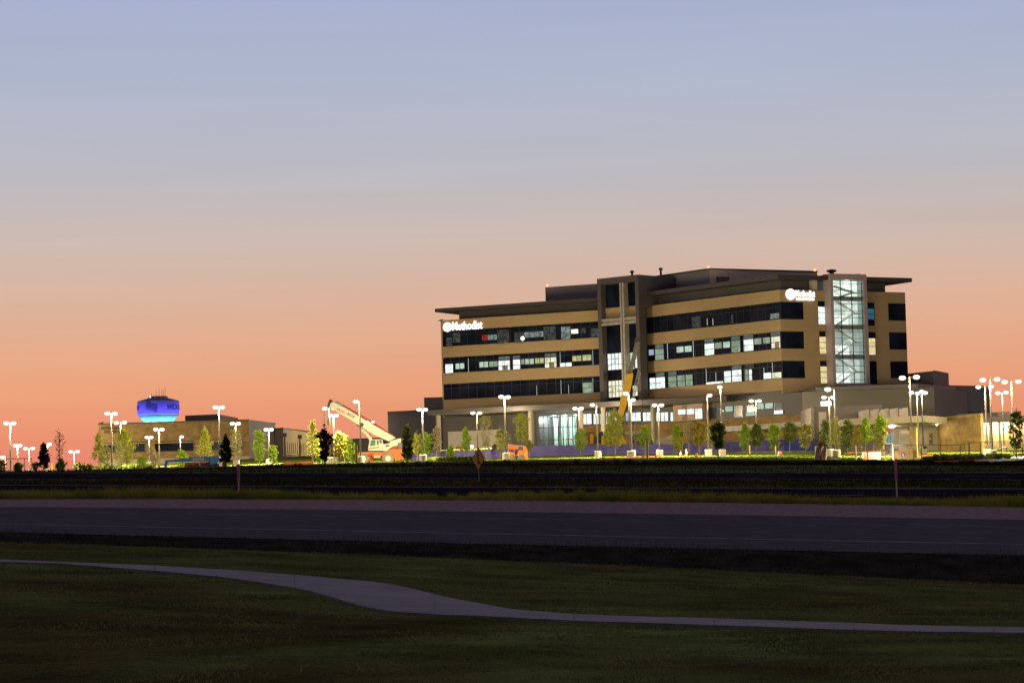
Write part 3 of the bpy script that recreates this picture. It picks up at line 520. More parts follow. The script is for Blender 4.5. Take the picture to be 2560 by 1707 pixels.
for x0, x1, k, c in ((1850,1972,'white',2),(1995,2055,'white',2),(2066,2088,'greenw',1),(2138,2155,'white',1),(2170,2240,'white',1)): window(FG, rr(r4, x0, 632, x1, 752), k, d=.05, cols=c)
for x0, x1, k, c in ((263,278,'white',1),(288,395,'white',2),(490,525,'bw',1),(553,668,'white',2),(693,785,'white',2),(850,895,'white',1),(905,990,'white',2),(1018,1048,'white',1)): window(FG, rr(r5, x0, 615, x1, 715), k, d=.05, cols=c)
# beige box + ground floor beyond
FRg = Fac(FR.xy(0,.5), FR.xy(FR.Ln,.5))
s0 = FRg.hit(1683,1030,1.2)[0]; s1 = FRg.hit(1757,1030,1.2)[0]; zb = FRg.hit(1720,1051,1.2)[1]; m = MB(); FRg.box(m, s0, s1, zb, cz0-.004, -3, 1.2); m.build('bay_wall', mat('bay_panel', (.42,.30,.21), .6, var=.04), hosp)
window(FRg, rr(r5,1103,580,1198,640), 'white', d=1.22); window(FRg, rr(r5,1207,572,1300,635), 'white', d=1.22); window(FRg, rr(r5,1306,568,1395,690), 'white', d=1.22)
m = MB(); s0 = FRg.hit(1690,1070,.45)[0]; m2 = FRg.hit(2031,1030,.45)[0]; FRg.box(m, s0, m2, 8.2, FRg.hit(1850,1045,.45)[1], -2, .45); m.build('stone_wall', STONE, hosp)
m = MB(); s0 = FRg.hit(1757,1030)[0]; FRg.box(m, s0, m2, 9, H-3*ST-BAND-.5, -3, 0); m.build('ground_floor_wall', GREY, hosp)
for r, k in (((1560,558,1605,605),'dimg'),((1608,588,1650,606),'white'),((1663,543,1752,602),'greenw'),((1908,612,2012,652),'greenw'),((2036,510,2118,574),'greenw'),((2130,505,2224,568),'greenw'),((2235,590,2343,632),'white')): window(FRg, rr(r5,*r), k, d=.05)
for r in ((1465,558,1553,684),(1770,535,1866,668),(1912,525,2010,608),(2237,500,2343,586)):
    m = MB(); q = FRg.rect(*rr(r5,*r)); FRg.box(m, *q, -.1, .03); m.build('window', mat('blue_dark_glass', (.02,.035,.07), .2), hosp)
slits(Fac(FRg.xy(0,.15),FRg.xy(10,.15)), r5, [(1767,540,665),(1911,530,608),(2238,505,586)])
m = MB(); q = FRg.rect(*rr(r6,-220,740,682,780), d=2.2); FRg.box(m, q[0], q[1], FRg.hit(1905,1073,2.2)[1], FRg.hit(1905,1060,2.2)[1], .45, 2.2); m.build('awning', mat('awning_metal', (.36,.31,.27), .5, .1), hosp)
# ---- right-hand entrance wing
ew = root('entrance_wing', (52,370,9), 'low dark grey metal entrance wing right of the stair tower', 'building')
ez0, ez1 = 15.75+ZC, 16.3+ZC; A2, B2, C2 = (42.2,363.),(56.0,360.),(63.5,373.)
def add(o, name, m_): return o.build(name, m_, ew)
m = MB(); m.ext(poly(A2,B2,C2,(60,381),(41,378)), ez0, ez1); add(m,'roof_slab',FASCIA)
FE = Fac((41.0,364.6),(56.5,361.6)); eR = FE.hit(2337,1030)[0]
m = MB(); p0 = FRg.xy(m2,0); e0 = FE.xy(-.5); e1 = FE.xy(eR); m.ext(poly(e0, e1, (e1[0]+7,e1[1]+14), (p0[0]+2,p0[1]+16), p0+FRg.u*-1), 8.5, ez0-.002); add(m,'wall',mat('olive_grey_panel', (.10,.09,.067), .5, var=.06, scale=.2))
FD = Fac((61.5,371.),(70.3,378.)); 
a = FE.hit(2338,1030)
m = MB(); q0 = at(2338,1000,373); q1 = at(2474,1000,381); m.ext(poly((q0.x,q0.y),(q1.x,q1.y),(q1.x-4,q1.y+16),(q0.x-4,q0.y+16)), at(2400,1030,377).z, at(2400,963.5,377).z); add(m,'upper_wall',mat('slate_metal_panel', (.16,.155,.16), .5, var=.05))
q0 = at(2270,928,392); q1 = at(2333,927,386); q2 = at(2371,930,396); m = MB(); m.ext(poly((q0.x,q0.y),(q1.x,q1.y),(q2.x,q2.y),(q2.x-6,q2.y+6),(q0.x,q0.y+12)), ez1, q1.z); sc = add(m,'rooftop_screen',mat('screen_metal', (.13,.125,.125), .5))
m = MB(); FQ = Fac((q1.x,q1.y),(q2.x,q2.y))
for j in range(9): z = ez1+.6+j*.3; FQ.box(m, .1, FQ.Ln-.1, z, z+.1, 0, .07)
m.build('louvre', mat('louvre_dark', (.10,.09,.09), .6), sc)
# pavilion in front
m = MB(); a = at(2030,1014,349); c = at(2205,1014,345); m.ext(poly((a.x,a.y),(c.x,c.y),(c.x+2,c.y+14),(a.x,a.y+14)), T(a.x,a.y)-1, at(2110,1015,347).z); add(m,'pavilion_wall',mat('taupe_panel', (.17,.14,.13), .6, var=.05))
FV = Fac((a.x,a.y),(c.x,c.y)); m = MB(); q = FV.rect(*rr(r6,885,610,975,950)); FV.box(m, *q, 0, .15); add(m,'light_panel',LIGHTP)
m = MB(); q = FV.rect(*rr(r6,797,540,835,980)); FV.box(m, q[0], q[1], q[2]-1, q[3], 0, .2); add(m,'light_pier',mat('pier_plaster', (.26,.22,.18), .7))
m = MB(); FB = Fac((41,363.9),(56,361)); q = FB.rect(*rr(r6,906,486,1026,536)); FB.box(m, *q, 0, .25); add(m,'lit_panel', glow('lit_panel', (1,1,.92), 3))
# porte-cochere
pz1 = at(2313,1039,333).z; pz0 = pz1-.85; A3 = at(2112,1045,337); B3 = at(2313,1039,332); C3 = at(2368,1040,341)
m = MB(); m.ext(poly((A3.x,A3.y),(B3.x,B3.y),(C3.x,C3.y),(C3.x-1,C3.y+10),(A3.x,A3.y+12)), pz0, pz1); add(m,'entrance_canopy',mat('canopy_fascia', (.32,.27,.175), .6, var=.04))
m = MB(); t0 = at(2151,1040,341); t1 = at(2272,1040,339); nn = 5
for i in range(nn):
    xa = t0.x+(t1.x-t0.x)*i/nn; xb = t0.x+(t1.x-t0.x)*(i+1)/nn; ya = t0.y+(t1.y-t0.y)*i/nn; za = at(2151+121*i/nn,1027-6*i/nn,340).z; zb3 = at(2151+121*(i+1)/nn,1026-5*(i+1)/nn,340).z
    m.ext(poly((xa+.03,ya),(xb-.03,ya-.1),(xb-.03,ya+2),(xa+.03,ya+2)), pz1-.02, [za,zb3+.15,zb3+.15,za])
add(m,'roof_tarp',mat('tarp_canvas', (.36,.32,.27), .9, var=.1, bump=.4, bscale=2))
m = MB(); FW = Fac((47.5,349.5),(56.0,348.0)); q = (FW.hit(2180,1080)[0], FW.hit(2345,1080)[0]); FW.box(m, q[0], q[1], 6, pz0+.3, -3, 0); add(m,'entrance_back_wall',mat('entrance_plaster', (.32,.28,.19), .7, var=.05))
m = MB(); q = FW.rect(*rr(r7,1235,855,1278,992)); FW.box(m, *q, 0, .06); dr = add(m,'door',mat('door_brown', (.17,.11,.06), .6)); m = MB(); FW.box(m, q[0]+.08, q[0]+.16, (q[2]+q[3])/2-.1, (q[2]+q[3])/2+.1, .06, .12); m.build('handle', WHITE, dr)
q = FW.rect(*rr(r7,712,862,812,1010)); f = MB(); n_ = 3
for i in range(n_+1): x = q[0]+(q[1]-q[0])*i/n_; FW.box(f, x-.04, x+.04, q[2], q[3], 0, .12)
FW.box(f, q[0], q[1], q[3]-.05, q[3]+.4, 0, .12); gd = add(f,'glass_door_frame',MULL); m = MB(); FW.box(m, q[0], q[1], q[2], q[3]-.05, .0, .05); m.build('glass_door', glow('lit_glass_door', (.30,.50,.52), .75, .35, 1.2), gd)
m = MB(); qx = FW.rect(*rr(r7,742,815,806,836)); FW.box(m, *qx, 0, .2); add(m,'red_sign', glow('red_sign_box', (.8,.08,.04), .9))
m = MB(); qy = FW.rect(*rr(r7,708,756,940,805)); FW.box(m, *qy, 0, .1); add(m,'timber_fascia', mat('timber', (.52,.27,.05), .6, var=.2, scale=3))
for px, py, Y in ((2230,1063,345),(2342,1058,343)):
    p = at(px,py,Y); p.z = pz0-.1; m = MB(); m.ell((p.x,p.y,p.z+.02), .5 if px < 2300 else .15,.3,.1 if px > 2300 else .2); add(m,'soffit_lamp',HEAD)
    ld = bpy.data.lights.new('soffit_light','POINT'); ld.energy = 450 if px < 2300 else 90; ld.color = (1,.85,.55); ld.shadow_soft_size = .2; lo = bpy.data.objects.new('soffit_light', ld); COL.objects.link(lo); lo.parent = ew; lo.location = Vector((p.x,p.y-.1,p.z-.45))-ew.location
# stone wall and far right entrance
a = at(2350,1036,345); c = at(2451,1035,335); FX = Fac((a.x,a.y),(c.x,c.y)); zt2 = at(2420,1036,338).z
m = MB(); m.ext(poly((a.x,a.y),(c.x,c.y),(c.x+.5,c.y+.8),(c.x,c.y+6),(a.x,a.y+10)), 6.0, zt2); add(m,'stone_wall',stone('gold_stone', (.36,.235,.075), (.27,.17,.05), (.2,.13,.06), 1, 1.5, .42))
m = MB(); m.ext(poly((a.x-.1,a.y-.12),(c.x+.05,c.y-.12),(c.x+.5,c.y+.9),(c.x,c.y+6),(a.x,a.y+10)), zt2+.002, zt2+.12); add(m,'wall_coping',BROWN)
a = at(2451,1040,352); c = at(2640,1040,350); FY = Fac((a.x,a.y),(c.x,c.y)); z1 = at(2500,1040,351).z; z0 = at(2500,1055,351).z
m = MB(); FY.box(m, -1, FY.Ln, z0, z1, -8, 0); add(m,'entrance_canopy',mat('canopy_mauve', (.30,.23,.18), .6, var=.05))
m = MB(); FY.box(m, -1, FY.Ln, 6, z0-.002, -8, -5); add(m,'bright_wall',mat('bright_plaster', (.75,.66,.46), .8))
m = MB(); zz = FY.hit(2500,1083,-3)[1]; FY.box(m, -1, FY.Ln, 6, zz, -5, -3.2); add(m,'stone_base',stone('gold_stone', 0,0,0))
m = MB(); s0 = FY.hit(2526,1070,-3)[0]; FY.box(m, s0, FY.Ln, zz, z0-.01, -5, -3.3); add(m,'stone_pier',stone('red_stone', (.42,.20,.12), (.30,.15,.09), (.2,.12,.08), 1, .9, .3))
for x in (2457,2477,2499):
    s_ = FY.hit(x,1080,-.8)[0]; m = MB(); p = FY.xy(s_,-.8); m.tube([(p[0],p[1],6),(p[0],p[1],z0)], .17 if x != 2477 else .24, 10); add(m,'column',WHITE)
for x in (2465,2490,2515,2545):
    s_ = FY.hit(x,1060,-2)[0]; p = FY.xy(s_,-2.0); m = MB(); m.ell((p[0],p[1],z0-.08), .35,.35,.1); add(m,'soffit_lamp',HEAD)
    ld = bpy.data.lights.new('entrance_light','POINT'); ld.energy = 420; ld.color = (1,.95,.8); ld.shadow_soft_size = .25; lo = bpy.data.objects.new('entrance_light', ld); COL.objects.link(lo); lo.parent = ew; lo.location = Vector((p[0],p[1],z0-.6))-ew.location
m = MB(); q = FY.rect(*rr(r7,1845,612,2180,658), d=-2); FY.box(m, *q, -6, -2); add(m,'roof_parapet',DGREY)
m = MB(); q = FY.rect(*rr(r7,2040,614,2185,656), d=-1.9); FY.box(m, *q, -2, -1.9); add(m,'roof_tarp',MATS['tarp_canvas'])
# ---- grey service boxes left of hospital
sb = root('service_block', (-18,440,10), 'plain slate grey windowless block at the left end of the hospital', 'building')
m = MB(); a = at(969,1031.7,438); c = at(1112,1026,432); m.ext(poly((a.x,a.y),(c.x,c.y),(c.x,c.y+14),(a.x,a.y+14)), 8, a.z); m.build('wall', mat('slate_block', (.105,.10,.115), .55, var=.06, scale=.2), sb)
m = MB(); m.ext(poly((a.x-.05,a.y-.08),(c.x,c.y-.08),(c.x,c.y+14),(a.x,a.y+14)), a.z+.002, a.z+.2); m.build('parapet_cap', BROWN, sb)
m = MB(); a2 = at(1060,993.6,446); m.ext(poly((a2.x,a2.y),(a2.x+8,a2.y-1),(a2.x+8,a2.y+12),(a2.x,a2.y+12)), 8, a2.z); m.build('upper_block', MATS['slate_block'], sb)
lb = root('low_annex', (-28,460,9), 'long low dark annex behind the white crane', 'building')
m = MB(); a = at(846,1101,468); c = at(1000,1096,462); m.ext(poly((a.x,a.y),(c.x,c.y),(c.x,c.y+15),(a.x,a.y+15)), 8, a.z); m.build('wall', mat('annex_wall', (.16,.14,.11), .7, var=.1, scale=.2), lb)
m = MB(); m.ext(poly((a.x-.1,a.y-.1),(c.x,c.y-.1),(c.x,c.y+15),(a.x,a.y+15)), a.z+.002, a.z+.22); m.build('parapet_cap', BROWN, lb)
# ---- professional building, left
pb = root('office_building', (-50,415,8), 'low buff stone office building below the blue water tower', 'building')
zP = 15.5+ZC; q0 = at(246.8,1061.6,411); q1 = at(622,1050.5,410); q2 = at(688,1061,429.5); q3 = at(709,1072.3,428); q4 = at(850,1096,474)
LSTONE = stone('office_stone', (.27,.175,.06), (.20,.125,.04), (.16,.105,.045), 1, 1.2, .33)
m = MB(); m.ext(poly((q0.x,q0.y),(q1.x,q1.y),(q1.x+1,q1.y+20),(q0.x,q0.y+20)), 5, zP); m.build('wall', LSTONE, pb)
m = MB(); m.ext(poly((q1.x,q1.y+.01),(q2.x,q2.y),(q2.x-5,q2.y+2),(q1.x-3,q1.y+6)), 5, zP-.01); m.build('side_wall', mat('side_plaster', (.30,.25,.22), .7, var=.05), pb)
m = MB(); m.ext(poly((q0.x-.15,q0.y-.15),(q1.x+.05,q1.y-.15),(q2.x+.1,q2.y),(q2.x-5,q2.y+2),(q0.x,q0.y+18)), zP+.002, zP+.22); m.build('parapet_cap', BROWN, pb)
FO = Fac((q0.x,q0.y),(q1.x,q1.y))
for r in ((285,785,480,900),(600,772,762,890),(880,765,1335,880),(1545,745,1915,862)):
    m = MB(); q = FO.rect(*rr(r8,*r)); FO.box(m, *q, -.1, .05); w_ = m.build('window', DGLASS, pb); m = MB(); FO.box(m, q[0], q[1], q[3]-.28, q[3]-.14, .05, .3); m.build('shade_fin', mat('shade_fin', (.30,.24,.14), .5), w_)
    m = MB(); n_ = max(1,int((q[1]-q[0])/3.2))
    for i in range(n_+1): x = q[0]+(q[1]-q[0])*i/n_; FO.box(m, x-.04, x+.04, q[2], q[3]-.28, .051, .1)
    m.build('mullion', MULL, w_)
m = MB(); q = FO.rect(*rr(r8,300,962,1985,1040)); FO.box(m, .5, FO.Ln, q[2], q[3], -.1, .12); m.build('plaster_band', mat('band_plaster', (.36,.31,.22), .8, var=.05), pb)
m = MB(); a = at(462.6,1037.4,424); c = at(545.5,1035,422); d_ = at(595,1043.5,440); m.ext(poly((a.x,a.y),(c.x,c.y),(d_.x,d_.y),(d_.x-8,d_.y+4)), zP-.5, c.z); sc = m.build('rooftop_screen', BROWN, pb)
m = MB(); FQ = Fac((c.x,c.y),(d_.x,d_.y)); FQ.box(m, .5, FQ.Ln*.7, zP+.4, c.z-.6, 0, .05)
for j in range(7): z = zP+.35+j*.17; FQ.box(m, .4, FQ.Ln*.72, z, z+.07, .05, .13)
m.build('louvre', mat('louvre_mauve', (.28,.20,.20), .5), sc)
LET = mat('bronze_letters', (.05,.035,.02), .6)
for w, x0, x1, y0, y1 in (('PROFESSIONAL', 250, 470, 598, 630), ('BUILDING I', 285, 455, 642, 670)):
    s0, z0 = FO.hit(*r8(x0,y1),.05); s1 = FO.hit(*r8(x1,y1),.05)[0]; z1 = FO.hit(*r8(x0,y0),.05)[1]; wd, ht = text_width(w, 1); sz = (z1-z0)/ht
    text_mesh(w, sz, 'wall_lettering', LET, pb, FO.mtx(s0,z0,.06), .04, bold=sz*.01, xs=(s1-s0)/(wd*sz))
zL = at(709,1072.3,428).z
m = MB(); m.ext(poly((q2.x,q2.y-1),(q3.x,q3.y-1),(q4.x,q4.y),(q4.x-10,q4.y+4),(q2.x-2,q2.y+8)), 5, zL); m.build('rear_wing_wall', mat('khaki_plaster', (.42,.35,.17), .7, var=.05), pb)
m = MB(); m.ext(poly((q2.x-.2,q2.y-1.2),(q3.x+.1,q3.y-1.2),(q4.x+.1,q4.y),(q4.x-10,q4.y+4)), zL+.002, zL+.2); m.build('parapet_cap', BROWN, pb)
m = MB(); m.ext(poly((q2.x,q2.y-1.1),(q3.x-.05,q3.y-1.1),(q3.x-.05,q3.y-.9),(q2.x,q2.y-.9)), 5, zL-.05); m.build('side_wall', MATS['side_plaster'], pb)
FZ = Fac((q3.x,q3.y-1),(q4.x,q4.y))
sA = FZ.hit(712,1120)[0]
def zz_(x, y): return FZ.hit(*rC(x,y))[1]
fz0, fz1 = zz_(1850,1115), zz_(1850,925)
m = MB(); FZ.box(m, sA, FZ.Ln, fz0, fz1, -.1, .03); m.build('window_strip', DGLASS, pb)
m = MB(); n_ = 30
for i in range(n_): x = sA+(FZ.Ln-sA)*i/n_; FZ.box(m, x, x+.55*(FZ.Ln-sA)/n_, fz0, fz1, .03, .18)
m.build('fins', mat('khaki_fins', (.50,.40,.22), .6), pb)
m = MB(); FZ.box(m, sA, FZ.Ln, 5, fz0-.3, -.1, .12); m.build('stone_base', LSTONE, pb)
for x, y in ((712,1110),(750,1115),(790,1118)):
    s_ = FZ.hit(x,y,.3)[0]; p = FZ.xy(s_,.3); m = MB(); m.tube([(p[0],p[1],6),(p[0],p[1],zL-1.2)], .14, 6); m.box(p[0]-.35,p[0]+.35,p[1]-.2,p[1]+.2,zL-1.3,zL-.7); m.build('downspout', mat('downspout', (.10,.06,.04), .5), pb)
# ---- water tower
wt = root('water_tower', (*at(395.7,1100,1375)[:2], 8), 'water tower lit blue and cyan with a flag and city lettering', 'water tower')
WC = at(395.7,1020,1375); RW_ = 52.2/F*1375; z37 = at(395.7,1037.5,1375).z; z57 = at(395.7,1057.5,1375).z; z05 = at(395.7,1003.5,1375).z; z00 = at(395.7,998,1375).z
LILAC = mat('tank_band_lit', (.40,.14,.98), .5, var=.04, scale=.05); CY_ = mat('tank_bowl_lit', (.50,.82,.62), .5, var=.05, scale=.05)  # violet and cyan of the floodlighting put into the tank colours
m = MB(); m.lathe((WC.x,WC.y,0), [(RW_*.985,z37),(RW_,z37+.4),(RW_,z05-.5),(RW_*.992,z05-.3)], 64); tank = m.build('tank', LILAC, wt, smooth=True)
m = MB(); m.lathe((WC.x,WC.y,0), [(3.2,z57-5.5),(RW_*.63,z57),(RW_*.984,z37-.02)], 64); m.build('tank_bowl', CY_, wt, smooth=True)
m = MB(); m.lathe((WC.x,WC.y,0), [(RW_*.991,z05-.29),(RW_*.965,z05+.3),(RW_*.6,z00+.3),(1.5,z00+1.2)], 64); m.build('tank_roof', mat('tank_roof', (.22,.16,.28), .6), wt, smooth=True)
m = MB(); m.lathe((WC.x,WC.y,0), [(5,8),(3.4,14),(3.2,z57-5.4)], 32); m.build('pedestal', LILAC, wt, smooth=True)
m = MB(); rr_ = 4.8; zt3 = at(395,991.5,1375).z
for k in range(16):
    a = 2*math.pi*k/16; a2_ = 2*math.pi*(k+1)/16
    m.tube([(WC.x+rr_*1.15*math.cos(a),WC.y+rr_*1.15*math.sin(a),z00-.2),(WC.x+rr_*math.cos(a),WC.y+rr_*math.sin(a),zt3)], .13, 5); m.tube([(WC.x+rr_*math.cos(a),WC.y+rr_*math.sin(a),zt3),(WC.x+rr_*math.cos(a2_),WC.y+rr_*math.sin(a2_),zt3)], .2, 5); m.tube([(WC.x+rr_*1.06*math.cos(a),WC.y+rr_*1.06*math.sin(a),(z00+zt3)/2),(WC.x+rr_*1.06*math.cos(a2_),WC.y+rr_*1.06*math.sin(a2_),(z00+zt3)/2)], .1, 5)
m.box(WC.x-.9,WC.x+.9,WC.y-.9,WC.y+.9,z00,zt3+.3); m.build('top_railing', mat('rail_dark', (.10,.06,.09), .5), wt)
for px, y in ((378.6,983),(390,973),(397.5,969),(404.5,972),(408,974),(412.3,968)):
    p = at(px,y,1375); m = MB(); m.tube([(p.x,p.y,zt3),(p.x,p.y,p.z)], [.12,.06], 5); m.build('antenna', MATS['rail_dark'], wt)
p = at(375.5,991.5,1375); m = MB(); m.ell((p.x,p.y,p.z), .5,.5,.5, 8, 6); m.build('beacon', glow('white_beacon', (1,.9,.85), 4), wt)
INK = mat('tank_lettering', (.10,.05,.30), .6)
def bend(a0, zb, lift=.12):
    def f(p): th = a0+p.x/RW_; r = RW_+lift+p.z; return Vector((WC.x+r*math.sin(th), WC.y-r*math.cos(th), zb+p.y))
    return f
zt_l = at(430,1012,1375).z; zb_l = at(430,1025,1375).z; wd, ht = text_width('MIDLOTHIAN', 1); sz = (zt_l-zb_l)/ht; xs_ = math.radians(118)*RW_/(wd*sz)
text_mesh('MIDLOTHIAN', sz, 'tank_lettering', INK, wt, None, .05, bend(math.radians(32), zb_l), bold=sz*.012, xs=xs_)
text_mesh('MIDLOTHIAN', sz, 'tank_lettering', INK, wt, None, .05, bend(math.radians(-176), zb_l), bold=sz*.012, xs=xs_)
# waving flag mark
fx0, fx1 = -.50, .09; m = MB(); ptop = at(395,1005,1375).z; pbot = at(395,1034,1375).z; hh = ptop-pbot
def fpt(u, v): # u 0..1 across, v 0..1 down
    th = math.asin(-.47+.56*u) if 1 else 0; z = ptop-hh*(.02+.62*v+.36*u**1.3)+hh*.04*math.sin(u*9+v*2)+hh*.0; r = RW_+.16; return (WC.x+r*math.sin(th+.04*(1-v)-.02), WC.y-r*math.cos(th), z)
def strip(u0, u1, v0, v1, n=14):
    o = len(m.v)
    for i in range(n+1): u = u0+(u1-u0)*i/n; m.v += [fpt(u,v0), fpt(u,v1)]
    for i in range(n): m.f.append((o+2*i, o+2*i+1, o+2*i+3, o+2*i+2))
for k in range(7): v0 = k/6.5; strip(0 if v0 > .5 else .5, 1, v0, v0+.075)
strip(0,.5,0,.52)
m.build('flag_emblem', INK, wt)
# real floodlights round the foot of the tank
for k in range(9):
    a = math.radians(-90+(k-4)*40); rx_ = 26; tgt = Vector((WC.x+RW_*.5*math.cos(a), WC.y+RW_*.5*math.sin(a), z37+3)); src = Vector((WC.x+rx_*math.cos(a), WC.y+rx_*math.sin(a), z57-20))
    ld = bpy.data.lights.new('floodlight','SPOT'); ld.energy = 42000; ld.color = (.20,.62,1.0) if k%2 else (.26,.55,1.0); ld.spot_size = math.radians(75); ld.spot_blend = .8; ld.shadow_soft_size = .5
    lo = bpy.data.objects.new('floodlight', ld); COL.objects.link(lo); lo.parent = wt; lo.location = src-wt.location; lo.rotation_euler = (tgt-src).to_track_quat('-Z','Y').to_euler()
#@@THINGS@@
# ------------------------------------------------------------------ parking-lot lamps
LAMP_COL = (1, .80, .50)
FENCE_Y = lambda px: float(np.interp(px, [1030,1225,1322,1560,1700,1862,2036], [318,325,336,341,342,344,346]))
def zonefix(px, Y):
    if px < 2036 and 255 <= Y <= 326: Y += 22
    if 1030 < px < 2036 and Y < 333: Y = min(Y, 306)
    return Y
def lamp(px, hy, heads, by, label, Y=None, block=True, wr=1.0, yellow=False, group='parking lot lamps', bx=None):
    """heads: list of (px,py) of the glowing heads; by: photo row of the pole foot (None when hidden)"""
    if Y is None: g = ghit(bx or px, by, 166); Y = g.y
    Y = zonefix(px, Y)
    top = at(px, hy, Y); X = top.x; zb = T(X, Y); rt = root('lot_lamp', (X,Y,zb), label, 'lot lamp', group); s = Y/F
    z0 = zb
    if block:
        m = MB(); m.lathe((X,Y,zb), [(.42,-.3),(.42,.72),(.38,.78)], 18) if by else m.box(X-.4,X+.4,Y-.4,Y+.4,zb-.3,zb+.75); m.build('concrete_base', CONC, rt); z0 = zb+.75
        m = MB(); m.box(X-.2,X+.2,Y-.2,Y+.2,z0,z0+.06); m.build('base_plate', BROWN, rt)
    m = MB(); m.tube([(X,Y,z0),(X,Y,top.z+.06)], [.085,.06], 8); m.build('pole', POLE, rt)
    if yellow: m = MB(); m.tube([(X-.22,Y-.3,z0-.7),(X-.22,Y-.3,z0+3.1)], .07, 8); m.build('yellow_sleeve', mat('yellow_sleeve', (.7,.5,.02), .5), rt)
    for hx, hyy in heads:
        h = at(hx, hyy, Y); m = MB(); dx = h.x-X; sgn = 1 if dx > 0 else -1
        m.tube([(X,Y,top.z-.05),(h.x-sgn*.2,Y,h.z+.02)], .03, 5); a = m.build('arm', FIX, rt)
        m = MB(); rxw = 5.6*s*wr; m.box(h.x-rxw*.5,h.x+rxw*.5,Y-.15,Y+.15,h.z+3.5*s*wr,h.z+3.9*s*wr+.02); hd = m.build('lamp_housing', FIX, a)
        m = MB(); m.ell((h.x,Y,h.z), rxw*1.12, .3, 4.1*s*wr, 14, 10); m.build('lamp_glow', HEAD, rt, smooth=True)  # ellipsoid oversized so its shape takes in the lamp's bloom
        ld = bpy.data.lights.new('lamp_light','POINT'); ld.energy = LE*min(1.25,.45+.55*wr); ld.color = LAMP_COL; ld.shadow_soft_size = .15
        lo = bpy.data.objects.new('lamp_light', ld); COL.objects.link(lo); lo.parent = rt; lo.location = Vector((h.x,Y-.05,h.z-3.9*s*wr-.3))-rt.location
        ld = bpy.data.lights.new('lamp_downlight','SPOT'); ld.energy = LS*min(1.25,.45+.55*wr); ld.color = LAMP_COL; ld.shadow_soft_size = .15; ld.spot_size = math.radians(152); ld.spot_blend = .9
        l2 = bpy.data.objects.new('lamp_downlight', ld); COL.objects.link(l2); l2.parent = rt; l2.location = lo.location
    return rt
def hp(rg, *ps): return [rg(*p) for p in ps]
